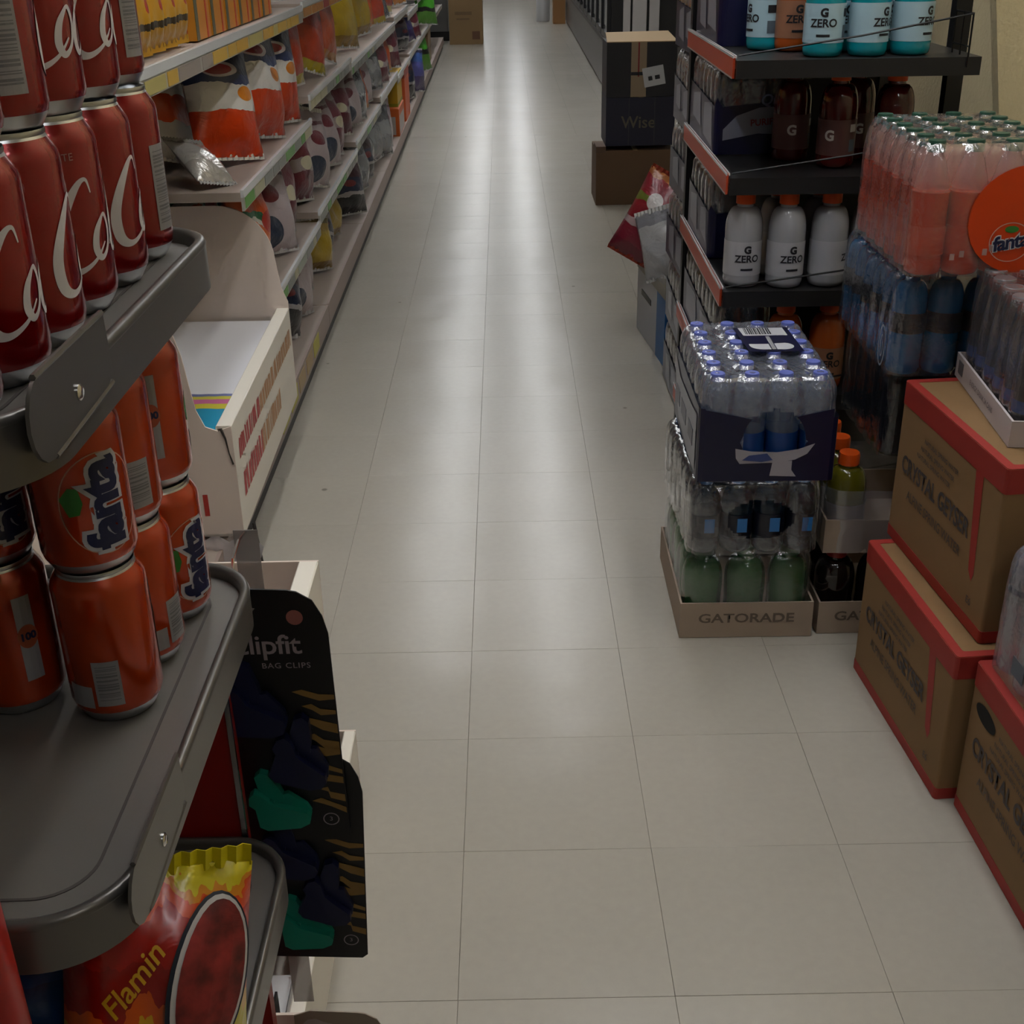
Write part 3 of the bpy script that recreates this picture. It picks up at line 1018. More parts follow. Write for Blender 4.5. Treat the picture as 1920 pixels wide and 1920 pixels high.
# ------------------------------------------------------------------ gondola along the left of the aisle
GA = .0085
G0 = Vector((-.645, 3.0, 0))
def gx(y, dx=0.):
    return G0.x - GA * (y - 3.0) - dx
gond = thing('gondola_shelving', 'long beige gondola shelving with price rails along the left of the aisle', 'shelving', G0, GA)
GBODY = M('beige_gondola_metal', 'a39488', .5, noise=(4, .05))
RAILW = M('white_price_rail', 'd4d6d6', .25, .1)
KICK = M('dark_kick_plate', '2a2625', .5)
def gl(y): return y - 3.0
SECT = [1.62, 2.95, 4.31, 5.67, 7.03, 8.39, 9.75, 11.11, 12.47, 13.83, 15.19, 16.55]
MB().box(-1.02, -.98, gl(2.12), gl(16.9), .0, 2.0).build('back_panel', GBODY, gond)
for si in range(1, len(SECT) - 1):
    y0, y1 = gl(SECT[si]) + .003, gl(SECT[si + 1]) - .003
    if si == 1:
        y0 = gl(2.12)
    bd = MB().box(-.98, 0, y0, y1, .105, .135).build('base_deck', GBODY, gond)
    MB().box(-.10, -.012, y0, y1, .002, .105).build('kick_plate', KICK, bd)
    MB().box(-.004, .004, y0, y1, .06, .137).build('price_rail', M('pinkish_deck_edge', '9d8a80', .45), bd)
    # upright between sections
    MB().box(-.98, -.94, y1 - .015, y1 + .015, .135, 2.0).build('upright', KICK, gond)
    hs_ = {1: (.435, .782, 1.135), 2: (.468, .855, 1.145), 3: (.50, .83), 4: (.53, .83, 1.2), 5: (.50, .86), 6: (.52, .80, 1.15)}.get(si, (.52, .85))
    for hi, z in enumerate(hs_):
        sy0 = y0
        if si == 1:
            y0 = (gl(3.37), gl(3.03), gl(2.12))[hi]
        s_ = MB().box(-.98, -.006, y0, y1, z - .022, z).build('shelf', GBODY, gond)
        MB().box(-.006, .002, y0, y1, z - .012, z + .006).build('rail_cap', RAILW, s_)
        MB().box(-.006, 0, y0, y1, z - .045, z - .012).build('price_rail', M('price_rail_clear', 'a9a59a', .3), s_)
        # price tickets
        if si <= 3:
            rs = random.Random(si * 10 + hi)
            yy = y0 + .02
            cols = {(1, 2): ['c9a13c', 'c89a34', 'b8ab66', '9a8f86', 'c9a13c'], (2, 2): ['c07f2e', 'c07f2e', '9a2a24', '9a2a24', 'c07f2e']}.get((si, hi), ['5f9a48', '8a8c86', '9aa08e', 'b5b08e', '8a8c86'])
            first = True
            while yy < y1 - .1:
                L_ = rs.uniform(.07, .22)
                c_ = '5f9a3e' if (first and si == 1) else rs.choice(cols)
                first = False
                MB().box(0, .0012, yy, yy + L_ * .9, z - .042, z - .016).build('price_ticket', M('ticket_' + c_, c_, .4), s_)
                yy += L_
        y0 = sy0
# yellow tickets along the foot of the deck near the tray
for k in range(5):
    MB().box(.004, .0055, gl(3.2 + k * .17), gl(3.33 + k * .17), .075, .125).build('price_ticket', M('ticket_yellow_green', 'b5ac2c', .4) if k in (0, 1, 4) else M('ticket_tan', 'a88a54', .4), gond)

# packets: colour schemes
RUF = print_mat('ridged_chip_print', [(0, 'c63a0c'), (.36, 'd6d2cc'), (.58, '1c2f5c'), (.66, '101a34')], .06, 3, blobs=[(.74, .50, .13, .06, 'cf7c1c'), (.42, .70, .26, .065, 'c9bcbc'), (.40, .70, .20, .045, '8a2028')])
RUF2 = print_mat('ridged_chip_print_b', [(0, 'd0ccc6'), (.28, 'c9480f'), (.48, 'd4d0ca'), (.62, '22324a'), (.78, '151d36')], .08, 3, blobs=[(.6, .42, .18, .10, 'c24a1a'), (.4, .78, .24, .07, '9c2c30')])
ORB = print_mat('orange_red_print', [(0, 'b8a520'), (.12, 'b83a14'), (.55, 'a12a12'), (.8, '7a4a1a')], .04, 3)
ORB2 = print_mat('orange_print', [(0, 'c07a20'), (.1, 'c4501a'), (.6, 'b04414'), (.85, 'c9a23a')], .05, 3)
PEP = print_mat('pepper_snack_print', [(0, 'a8861c'), (.24, '2f6a3c'), (.30, 'c85a16'), (.46, 'd4d0c4'), (.52, '2c6e4a'), (.60, 'd4521a'), (.85, 'a63a1c')], .16, 3, blobs=[(.75, .5, .2, .12, 'b0281c'), (.25, .15, .06, .05, '2a1c0c')])
WHP = print_mat('white_snack_print', [(0, 'b3a5a6'), (.6, 'a59698'), (.8, '5a1a28'), (.85, 'b0a0a2')], .07, 3, blobs=[(.35, .2, .28, .18, '1c2c44'), (.45, .62, .2, .1, '6a1c2c')])
MARP = print_mat('maroon_snack_print', [(0, '5f1a2a'), (.35, '9a8a88'), (.5, '6a1c30'), (.8, 'a09090')], .09, 3, blobs=[(.5, .45, .18, .09, 'c9c2a4')])
DARKP = print_mat('dark_snack_print', [(0, '121216'), (.3, 'a09a98'), (.36, '15203a'), (.62, '3a1a20'), (.85, '8a7a78')], .10, 3, blobs=[(.45, .52, .16, .06, '6e2024')])
YELP = print_mat('yellow_snack_print', [(0, '8a6a1c'), (.15, 'b0931c'), (.75, 'a5861a'), (.9, '6a5a2a')], .05, 3)
PURP = print_mat('purple_pack_print', [(0, '3a2a5a'), (.35, '4a4a8a'), (.7, '3a5a9a'), (.92, '2a2a4a')], .05, 3)
GRNP = print_mat('green_print', [(0, '5a8a3a'), (.4, '2c2a26'), (.55, '4aa02a'), (.9, '8a8a80')], .08, 3)
SILVP = print_mat('silver_foil_print', [(0, '8a8c90'), (.4, 'a8aaac'), (.7, '6a6c70')], .1, 4, rough=.18, metal=.6, crinkle=.9)
FOILW = M('white_foil', 'c8c6c2', .25, .3)
FOILN = M('navy_foil', '16213c', .3, .2)

def gbag(kind, y, z, mat, label, w=.24, h=.30, d=.09, dx=.10, lean=-8, turn=-70, roll=0, seal=None, group='snack bags on the gondola', seed=None):
    jr = random.Random(int(y * 1000) + int(z * 77))
    lean += jr.uniform(-7, 3); roll += jr.uniform(-9, 9); turn += jr.uniform(-16, 12)
    return bag(kind, (gx(y, dx + jr.uniform(-.005, .03)), y, z + .012 + abs(math.sin(math.radians(roll))) * w * .3), (math.radians(lean), math.radians(roll), math.radians(turn + 180)), label, w, h, d, mat, seal or FOILW, group, seed)
# turn: front sheet (-y) rotated so that it faces the aisle (+x) and a little towards the viewer
Z1, Z2 = .785, .438
def G(kind, y, z, mat, label, **k):
    k.setdefault('turn', -100 - 25 + 0)
    return gbag(kind, y, z, mat, label, **k)
TURN = -112   # face +x and slightly -y  (rotz = turn+180 = 68 deg)
rows = [
    ('ruf2', 3.33, Z1, RUF2, 'white and orange chip bag tipped over at the back of the middle shelf', dict(w=.27, h=.31, roll=16, lean=-10, dx=.24)),
    ('ruf', 3.40, Z1, RUF, 'navy, white and orange chip bag nearest on the middle shelf', dict(w=.25, h=.32, roll=8, dx=.085)),
    ('rufb', 3.77, Z1, RUF, 'navy, white and orange chip bag second on the middle shelf, largest in view', dict(w=.29, h=.34, d=.12, dx=.062)),
    ('ruf', 4.12, Z1, RUF, 'navy, white and orange chip bag third on the middle shelf, by the section joint', dict(w=.25, h=.32, roll=-3, dx=.062)),
    ('orb', 4.50, .858, ORB, 'orange-red snack bag with a yellow foot, first beyond the section joint', dict(w=.22, h=.27, d=.07, dx=.06)),
    ('orb', 4.86, .858, ORB, 'orange-red snack bag with a yellow foot, second beyond the section joint', dict(w=.22, h=.27, d=.07, roll=8, dx=.06)),
    ('orb2', 5.30, .858, ORB2, 'red-orange upright snack bag with a pale top seal on the middle shelf', dict(w=.24, h=.28, d=.07, roll=6, dx=.06)),
    ('pep', 3.62, Z2, PEP, 'orange and green patterned snack bag just past the cream tray', dict(w=.26, h=.30, d=.10, roll=10)),
    ('whp', 3.98, Z2, WHP, 'pale pink snack bag with a navy picture on the low shelf', dict(w=.28, h=.31, d=.12, roll=6)),
    ('whp', 4.50, .47, WHP, 'pale pink snack bag with a navy picture past the low shelf joint', dict(w=.28, h=.31, d=.12, roll=3)),
    ('whp2', 4.92, .47, MARP, 'maroon and white snack bag on the low shelf', dict(w=.26, h=.29, d=.10, roll=7)),
    ('marp', 5.32, .47, MARP, 'maroon and white snack bag at the end of the low shelf', dict(w=.26, h=.28, d=.10, roll=9)),
    ('dark', 3.72, .138, DARKP, 'black and navy snack bag on the base deck beside the cream tray', dict(w=.27, h=.30, d=.10, roll=10, dx=.12)),
    ('dark2', 4.10, .138, DARKP, 'dark maroon snack bag with navy picture on the base deck', dict(w=.28, h=.30, d=.13, roll=8)),
    ('yel', 4.66, .138, YELP, 'dull yellow snack bag lying low on the base deck', dict(w=.28, h=.22, d=.08, roll=12, dx=.2)),
    ('yel', 5.25, .138, YELP, 'dull yellow snack bag further along the base deck', dict(w=.28, h=.20, d=.08, roll=4, dx=.22)),
    ('yelb', 6.35, .832, YELP, 'tall yellow snack bag hanging over the third section shelf', dict(w=.26, h=.30, d=.10)),
    ('yelb', 6.75, .832, ORB2, 'orange snack bag on the third section upper shelf', dict(w=.22, h=.28, d=.08)),
    ('redb', 6.6, .502, ORB2, 'tall red-brown snack bag on the third section low shelf', dict(w=.20, h=.30, d=.07, roll=4)),
    ('sil', 6.05, .502, SILVP, 'silver foil snack bag with navy print on the third section low shelf', dict(w=.24, h=.26, d=.10)),
    ('sil', 5.88, .138, SILVP, 'shiny silver foil bag at the start of the third section deck', dict(w=.26, h=.28, d=.11, roll=6)),
    ('sil', 6.45, .138, WHP, 'pale foil bag in the middle of the third section deck', dict(w=.24, h=.26, d=.10)),
    ('sil2', 6.95, .138, SILVP, 'crumpled silver bag at the far end of the third section deck', dict(w=.26, h=.30, d=.12)),
    ('drk3', 6.72, .138, DARKP, 'narrow black packet leaning on the third section deck', dict(w=.12, h=.30, d=.05, dx=.03)),
    ('orb', 7.35, .832, ORB2, 'orange bag on the fourth section upper shelf', dict(w=.20, h=.28, d=.06)),
    ('orb', 7.8, .832, ORB, 'red bag with yellow foot on the fourth section upper shelf', dict(w=.20, h=.28, d=.06)),
    ('mar4', 7.4, .532, MARP, 'maroon bag on the fourth section low shelf', dict(w=.26, h=.24, d=.08)),
    ('mar4', 8.0, .532, DARKP, 'dark bag on the fourth section low shelf', dict(w=.26, h=.24, d=.08)),
    ('mar5', 8.8, .502, MARP, 'maroon pack on the fifth section low shelf', dict(w=.34, h=.26, d=.10)),
    ('mar5', 9.3, .502, DARKP, 'black and teal pack on the fifth section low shelf', dict(w=.34, h=.26, d=.10)),
    ('sil', 7.6, .138, SILVP, 'silver crinkled bag on the fourth section deck', dict(w=.28, h=.28, d=.12)),
    ('pur', 10.6, .138, PURP, 'blue and purple pack on the deck past the orange cartons', dict(w=.42, h=.32, d=.14, dx=.05)),
    ('pur', 11.3, .138, PURP, 'second blue and purple pack further along the deck', dict(w=.42, h=.36, d=.14, dx=.05)),
    ('grn', 12.6, .53, GRNP, 'bright green packet hanging at the far shelf end', dict(w=.30, h=.26, d=.06, dx=-.02)),
    ('grn', 12.3, .138, GRNP, 'green and black packet on the far deck', dict(w=.30, h=.34, d=.08, dx=.02)),
    ('mar5', 10.4, .522, MARP, 'maroon pack on the sixth section low shelf', dict(w=.36, h=.24, d=.10)),
]
for kind, y, z, mat, label, kw in rows:
    kw = dict(kw)
    kw.setdefault('turn', TURN)
    if (z < .6 and y < 8.2) or 7.2 < y < 8 or 10.3 < y < 10.5:
        kw['dx'] = .26
    gbag(kind, y, z + .001, mat, label, **kw)
fill = [
    # shelf height, first y, step, materials, names, size
    (.858, 4.62, .36, [ORB2, ORB, MARP], 'middle shelf of the second section', dict(w=.22, h=.27, d=.08, dx=.16), 3),
    (.470, 4.42, .25, [MARP, WHP, SILVP, WHP, MARP], 'low shelf of the second section, front row', dict(w=.24, h=.27, d=.10, dx=.065, roll=5), 5),
    (.438, 3.52, .26, [PEP, WHP, MARP], 'low shelf past the cream tray, front row', dict(w=.24, h=.28, d=.10, dx=.065, roll=9), 3),
    (.138, 3.55, .27, [DARKP, DARKP, WHP], 'base deck of the first section, front row', dict(w=.25, h=.27, d=.11, dx=.07, roll=8), 3),
    (.138, 4.42, .30, [WHP, YELP, DARKP, YELP], 'base deck of the second section, front row', dict(w=.26, h=.19, d=.10, dx=.10, roll=10), 4),
    (.832, 5.85, .30, [SILVP, ORB, YELP, ORB2], 'upper shelf of the third section, back row', dict(w=.24, h=.30, d=.08, dx=.2), 4),
    (.502, 5.78, .26, [MARP, WHP, SILVP, ORB2, WHP], 'low shelf of the third section, front row', dict(w=.24, h=.24, d=.10, dx=.07), 5),
    (.138, 5.80, .28, [DARKP, SILVP, SILVP, DARKP, SILVP], 'base deck of the third section, front row', dict(w=.25, h=.26, d=.11, dx=.07, roll=5), 5),
    (.532, 7.20, .33, [SILVP, MARP, DARKP, ORB2], 'low shelf of the fourth section, front row', dict(w=.28, h=.24, d=.10, dx=.07), 4),
    (.832, 7.20, .33, [YELP, ORB2, ORB, SILVP], 'upper shelf of the fourth section, front row', dict(w=.26, h=.28, d=.08, dx=.07), 4),
    (.138, 7.15, .30, [SILVP, SILVP, WHP], 'base deck of the fourth section, front row', dict(w=.27, h=.28, d=.12, dx=.06), 3),
    (.862, 8.60, .40, [ORB, SILVP, ORB2], 'upper shelf of the fifth section', dict(w=.32, h=.28, d=.10, dx=.07), 3),
    (.138, 9.75, .36, [PURP, DARKP], 'base deck of the sixth section', dict(w=.34, h=.34, d=.12, dx=.06), 2),
    (.522, 9.95, .40, [DARKP, PURP, MARP], 'low shelf of the sixth section', dict(w=.34, h=.24, d=.10, dx=.07), 3),
]
COLN = {ORB: 'red-orange', ORB2: 'orange', MARP: 'maroon and white', WHP: 'pale pink', SILVP: 'silver', PEP: 'orange and green', DARKP: 'dark', YELP: 'dull yellow', PURP: 'purple and blue'}
for z, y, st_, mats_, where, kw, cnt in fill:
    for k in range(cnt):
        kw2 = dict(kw); kw2['turn'] = TURN
        gbag('f%s%d' % (mats_[k].name, int(z * 100)), y + k * st_, z + .001, mats_[k], '%s bag, %s along the %s' % (COLN[mats_[k]], ORD[k], where), **kw2)
# white crumpled bag top sticking out over the cream tray
bag('foilw', (-.72, 3.10, .795), (math.radians(-58), math.radians(12), math.radians(52)), 'white crumpled foil bag end lying over the middle shelf edge', .125, .165, .05, print_mat('white_foil_print', [(0, 'b8b2aa'), (.4, 'd4d2ce')], .05, 3, rough=.22, metal=.3, crinkle=.8), FOILW, 'snack bags on the gondola', 9)

# yellow packets and orange cartons on the top shelf
YPK = print_mat('yellow_noodle_print', [(0, 'b5862c'), (.18, '3a3020'), (.25, 'c9962c'), (.5, 'b84a20'), (.62, 'd0a42c')], .05, 4, blobs=[(.7, .42, .12, .08, 'a8281c')], crinkle=.3)
for k in range(5):
    y = 2.36 + .105 * k
    bag('ypk', (gx(y, .05), y, 1.152), (math.radians(-4), 0, math.radians(80)), 'yellow pouch on the top shelf, %s from the near end' % ORD[k], .100, .20, .05, YPK, M('yellow_pouch_foil', 'c0902a', .35), 'yellow pouches on the top shelf')
def small_box(name, label, loc, dims, rotz, col, bands, group=None, cat='carton', face='x'):
    t = thing(name, label, cat, loc, rotz, group)
    X, Y, Z = dims
    MB().box(-X / 2, X / 2, -Y / 2, Y / 2, 0, Z).build('box', M('carton_' + col, col, .45), t)
    for (a0, a1, z0, z1, c) in bands:
        MB().box(X / 2, X / 2 + .0012, -Y / 2 + a0 * Y, -Y / 2 + a1 * Y, z0 * Z, z1 * Z).build('printed_band', M('band_' + c, c, .45), t)
        MB().box(-X / 2 + a0 * X, -X / 2 + a1 * X, -Y / 2 - .0012, -Y / 2, z0 * Z, z1 * Z).build('printed_band', M('band_' + c, c, .45), t)
    MB().box(-X / 2 + .004, X / 2 - .004, -Y / 2 + .004, Y / 2 - .004, Z, Z + .002).build('lid_flap', M('cartonlid_' + col, col, .5), t)
    return t
for k in range(6):
    y = 2.995 + .175 * k
    small_box('snack_carton', 'orange carton on the top shelf, %s past the yellow pouches' % ORD[k], (gx(y, .09), y, 1.139 + .010 * (y > 4.3)), (.10, .155, .26), GA, 'bd7a1c', [(0, .18, 0, 1, '4a4a34'), (.72, .8, .0, .35, 'b0301c')], 'orange cartons on the top shelf')
small_box('snack_carton', 'yellow carton on the base deck beyond the silver bags', (gx(8.62, .12), 8.62, .31), (.22, .44, .20), GA, 'b89418', [(0, 1, .82, 1, 'c4b42c'), (0, 1, .0, .1, '8a8a20')])
small_box('snack_carton', 'orange carton with a pale front below the yellow carton', (gx(8.55, .12), 8.55, .137), (.24, .50, .17), GA, 'c25a1c', [(.06, .9, .05, .72, 'b3a7a0')])
small_box('snack_carton', 'bright orange carton behind the yellow carton on the deck', (gx(9.22, .10), 9.22, .137), (.20, .46, .34), GA, 'cc5a2c', [(0, 1, .85, 1, '9a3a2a')])
small_box('snack_carton', 'plain brown carton on the deck near the far end', (gx(13.4, .15), 13.4, .137), (.25, .6, .30), GA, '8a6f52', [(0, 1, .4, .5, '6a5440')])

# ------------------------------------------------------------------ bottles
def liquid(name, col, rough=.12, trans=0., alpha=1.):
    return M(name, col, rough, 0, .5, trans, alpha, coat=.4)
def clear_mat(name, tint, a=.35, rough=.08):
    if name in MATS: return MATS[name]
    return film_mat(name, tint, a, .10, rough, (25, .3, .003))

def bottle_prof(h, r, neck, shoulder, ribs=0, waist=0):
    p = [(r * .80, 0), (r * .95, .004), (r, .014)]
    zs = shoulder
    n_ = max(ribs * 2, 6)
    for k in range(1, n_):
        t = k / n_
        rr = r - (.0012 if (ribs and k % 2) else 0) - waist * math.sin(PI * t) ** 6
        p.append((rr, .014 + (zs - .014) * t))
    p.append((r, zs))
    for k in range(1, 7):
        t = k / 6
        p.append((neck + (r - neck) * math.cos(t * PI / 2) ** .8, zs + (h - .012 - zs) * math.sin(t * PI / 2) ** 1.1))
    p.append((neck, h))
    return p
def cap_mesh(r, h, mat, name='cap'):
    b = MB()
    seg = 30
    prof = [(r, 0), (r, h * .85), (r * .92, h), (r * .4, h)]
    vs, fs = [], []
    for (q, z) in prof:
        for k in range(seg):
            a = 2 * PI * k / seg
            rr = q * (1 - (.035 if k % 2 and z < h else 0))
            vs.append((rr * math.cos(a), rr * math.sin(a), z))
    for i in range(len(prof) - 1):
        for k in range(seg):
            fs.append((i * seg + k, i * seg + (k + 1) % seg, (i + 1) * seg + (k + 1) % seg, (i + 1) * seg + k))
    fs += [tuple(reversed(range(seg))), tuple((len(prof) - 1) * seg + k for k in range(seg))]
    b.add(vs, fs)
    return b.mesh(name, [mat], 40)
def sleeve_mesh(r, z0, z1, mat, name='label'):
    return MB().lathe([(r, z0), (r, z1)], 28, cap0=False, cap1=False).mesh(name, [mat], 180)

ORANGECAP = M('orange_cap', 'e8560f', .4)
GH, GR = .207, .0415
gprof = bottle_prof(GH - .018, GR, .0185, .128, 0, .0015)
GCAP = cap_mesh(.0215, .024, ORANGECAP)
def gat_kind(key, liq, lab, ink, word):
    body = MB().lathe(gprof, 28).mesh('bottle', [liq], 60)
    sl_ = sleeve_mesh(GR + .0007, .028, .104, lab)
    r = GR + .0012
    bms = [wrap_bm(text_bm('G', .030 if not word else .022, .0012), r, False, 0, .086 if word else .070, .005)]
    if word:
        bms.append(wrap_bm(text_bm(word, .022, .0006), r, False, 0, .066, .005))
        bms.append(wrap_bm(rect_bm(-.014, .014, .040, .045), r, step=.005))
    tx_ = bm_mesh('label_print', bms, [ink] * len(bms))
    bars = bm_mesh('barcode', [wrap_bm(rect_bm(-.009, .009, .036, .062), r, step=.005), wrap_bm(rect_bm(-.009, .009, .078, .094), r, step=.005)], [M('label_grey', '54606a', .5), ink])
    return body, sl_, tx_, bars
GK = {
    'cyan': gat_kind('cyan', liquid('cyan_drink', '0f93a0'), M('pale_blue_label', 'a9c6d2', .35), BLACKINK, 'ZERO'),
    'white': gat_kind('white', liquid('cloudy_white_drink', 'a9a9ac'), M('white_bottle_label', 'b4b3b6', .35), BLACKINK, 'ZERO'),
    'red': gat_kind('red', liquid('dark_red_drink', '4c0a08', .1), M('dark_red_label', '5a3a38', .35), M('label_white_ink', 'c9c4c0', .4), ''),
    'yg': gat_kind('yg', liquid('yellow_green_drink', '5e5a12', .15), M('yg_label', '8a7f7a', .4), BLACKINK, ''),
    'green': gat_kind('green', liquid('green_drink', '235a2a', .15, 0), M('green_label', '3a6a40', .4), BLACKINK, ''),
    'orange': gat_kind('orange', liquid('orange_drink', 'b5521a', .15), M('orange_label', '9a6a50', .4), BLACKINK, 'ZERO'),
}
def sport_bottle(kind, loc, rotdeg, label, group, sc_=1.):
    t = thing('sports_drink_bottle', label, 'bottle', loc, math.radians(rotdeg), group)
    if sc_ != 1: t.scale = (sc_, sc_, sc_)
    b_, s_, x_, q_ = GK[kind]
    ob('bottle', b_, t)
    l_ = ob('label', s_, t)
    ob('label_print', x_, l_)
    ob('barcode', q_, l_, rot=(0, 0, math.radians(75)))
    ob('cap', GCAP, t, (0, 0, GH - .024))
    return t

# ------------------------------------------------------------------ black shelf rack on the right
QX0, QX1, QY0, QY1 = .482, .985, 2.66, 3.44
SZ = [1.10, .862, .613, .365, .115]
qr = thing('wire_rack', 'black steel beverage rack with orange price strips on the right', 'rack', (QX0, QY0, 0), math.radians(-1.0))
def q(x): return x - QX0
SHB = M('black_shelf_metal', '1b1a1b', .45, .1)
ORS = M('orange_price_strip', 'b5401f', .4)
W_, D_ = QX1 - QX0, QY1 - QY0
for z in SZ:
    s_ = MB().box(0, W_, 0, D_, -.012, 0)
    s_.box(0, W_, 0, .010, -.036, -.012)
    s_ = s_.build('shelf', SHB, qr, (0, 0, z))
    MB().box(-.006, -.001, .012, D_, -.036, .004).build('price_strip', ORS, s_)
    b = MB().box(-.0065, -.0045, .010, D_, .004, .009)
    b.box(-.0005, .0015, .010, D_, .004, .009)
    b.build('strip_edge', RAILW, s_)
    MB().box(-.0068, -.0062, .012, D_, -.037, -.034).build('strip_foot', M('strip_foot_pale', '9a8a84', .4), s_)
    # guard wire rising towards the right, with a ladder end
    g_ = MB()
    g_.tube([(.004, .002, .010), (W_ * .5, -.004, .045), (W_ - .03, -.004, .083)], .0022, 6)
    g_.tube([(W_ - .03, -.004, .083), (W_ - .03, .10, .083)], .0022, 6)
    for yy in (-.004, .05, .10):
        g_.tube([(W_ - .03, yy, .085), (W_ - .03, yy, -.02)], .0020, 6)
    g_.tube([(W_ - .03, -.004, .02), (W_ - .03, .10, .02)], .0018, 6)
    g_.build('guard_wire', WIRE, s_)
for (px, py) in ((.0, D_ - .035), (W_ - .0, .20), (W_ - .0, D_ - .035)):
    MB().box(px, px + .035, py, py + .035, 0, 1.9).build('post', BLACK, qr)
MB().box(.0, W_, D_ - .02, D_ - .012, .05, 1.85).build('back_mesh', M('dark_back_panel', '121216', .6), qr)
fb_ = MB().box(.0, .03, .0, .30, 0, .10).build('foot', BLACK, qr)

# bottles on the rack
zt, zr, zw = SZ[0] + .0006, SZ[1] + .0006, SZ[2] + .0006
for i, (x, y, a, ds) in enumerate([(.672, 2.725, -105, 'left of the three in front'), (.765, 2.722, -55, 'middle of the three in front'), (.858, 2.730, -105 + 50, 'right of the three in front'), (.585, 2.90, -160, 'behind the price strip'), (.715, 2.815, -60, 'left in the second row'), (.808, 2.815, -60, 'right in the second row')]):
    sport_bottle('cyan', (x, y, zt), a, 'turquoise sports drink bottle on the top shelf, ' + ds, 'turquoise drinks on the top shelf')
sport_bottle('orange', (.640, 2.86, zt), -90, 'orange sports drink bottle half hidden among turquoise ones on the top shelf', None)
for i, (x, y, a, ds) in enumerate([(.735, 2.785, -125, 'second from the left in front'), (.850, 2.760, -125, 'rightmost in front'), (.655, 2.88, -100, 'leftmost, a little further back'), (.80, 2.885, -90, 'behind in the middle')]):
    sport_bottle('red', (x, y, zr), a, 'dark red sports drink bottle on the second shelf, ' + ds, 'dark red drinks on the second shelf', .995)
for i, (x, y, a, ds) in enumerate([(.532, 2.725, -85, 'leftmost in front'), (.626, 2.712, -78, 'middle in front'), (.722, 2.716, -20, 'rightmost in front'), (.625, 2.812, -90, 'left in the second row'), (.720, 2.812, -90, 'right in the second row'), (.812, 2.72, -90, 'half hidden behind the orange pack')]):
    sport_bottle('white', (x, y, zw), a, 'cloudy white sports drink bottle on the third shelf, ' + ds, 'white drinks on the third shelf')
for i, (x, y) in enumerate([(.64, 2.72), (.74, 2.72), (.84, 2.74)]):
    sport_bottle('orange', (x, y, SZ[3] + .0006), -90, 'orange sports drink bottle under the white ones, %s from the left' % ORD[i], 'orange drinks on the fourth shelf')

# ------------------------------------------------------------------ shrink-wrapped packs
def film_mesh(nx, ny, pitch, h, capr, zs, sag=.010, seed=0, hole=None, bulge=.002, scal=.10, z0=0., side_rings=12, top_rings=26, per=6, only=None):
    """film over nx x ny bottles; hole(x, y, z) -> True leaves the film open there"""
    rnd = random.Random(seed)
    X, Y = nx * pitch / 2, ny * pitch / 2
    FO = .0026
    rc = pitch * .5
    loop = []
    def edge(p, q_, cnt):
        m_ = cnt * per
        for k in range(m_):
            loop.append((p[0] + (q_[0] - p[0]) * k / m_, p[1] + (q_[1] - p[1]) * k / m_))
    edge((-X, -Y), (X, -Y), nx); edge((X, -Y), (X, Y), ny); edge((X, Y), (-X, Y), nx); edge((-X, Y), (-X, -Y), ny)
    N_ = len(loop)
    def shape(x, y, inset, z):
        # round the corners, scallop between bottles
        ax, ay = X + FO - inset, Y + FO - inset
        x, y = x * ax / X, y * ay / Y
        dx, dy = abs(x) - (ax - rc), abs(y) - (ay - rc)
        if dx > 0 and dy > 0:
            l_ = math.hypot(dx, dy)
            if l_ > rc:
                x = math.copysign(ax - rc + dx * rc / l_, x); y = math.copysign(ay - rc + dy * rc / l_, y)
        return x, y
    s = MB()
    rings = []
    for j in range(side_rings + 1):
        z = z0 + (h - z0 - .004) * j / side_rings
        tz = max(0, (z - zs) / max(1e-6, h - zs))
        inset = tz ** 4.5 * (pitch / 2 - capr) * .95
        ring = []
        for k, (x, y) in enumerate(loop):
            px, py = shape(x, y, inset, z)
            onx_ = abs(abs(y) - Y) < 1e-6
            t_ = (x + X) / pitch if onx_ else (y + Y) / pitch
            d_ = scal * pitch * (1 - abs(math.sin(PI * t_))) ** 1.5 * (.4 + .6 * min(1, tz * 2 + .3))
            wv = .0012 * math.sin(37 * z + 2.1 * k * .3 + seed) + .0008 * math.sin(90 * z + k)
            if onx_: py -= math.copysign(d_ + wv, y)
            else: px -= math.copysign(d_ + wv, x)
            ring.append((px, py, z))
        rings.append(ring)
    caps = [((i - (nx - 1) / 2) * pitch, (j - (ny - 1) / 2) * pitch) for i in range(nx) for j in range(ny)]
    last = rings[-1]
    for j in range(1, top_rings + 1):
        f_ = 1 - j / top_rings
        ring = []
        for (x, y, z) in last:
            px, py = x * f_, y * f_
            dm = min((px - a) ** 2 + (py - b_) ** 2 for a, b_ in caps) ** .5
            mask = math.exp(-(dm / (capr * 1.25)) ** 3)
            ring.append((px, py, h + .0012 - sag * (1 - mask) + .0006 * math.sin(60 * px + seed) * math.sin(50 * py)))
        rings.append(ring)
    for ring in rings:
        s.v += ring
    for j in range(len(rings) - 1):
        for k in range(N_):
            k2 = (k + 1) % N_
            idx = (j * N_ + k, j * N_ + k2, (j + 1) * N_ + k2, (j + 1) * N_ + k)
            cx = sum(s.v[i][0] for i in idx) / 4; cy = sum(s.v[i][1] for i in idx) / 4; cz = sum(s.v[i][2] for i in idx) / 4
            if hole and hole(cx, cy, cz): continue
            s.f.append(idx); s.mi.append(0)
    return s

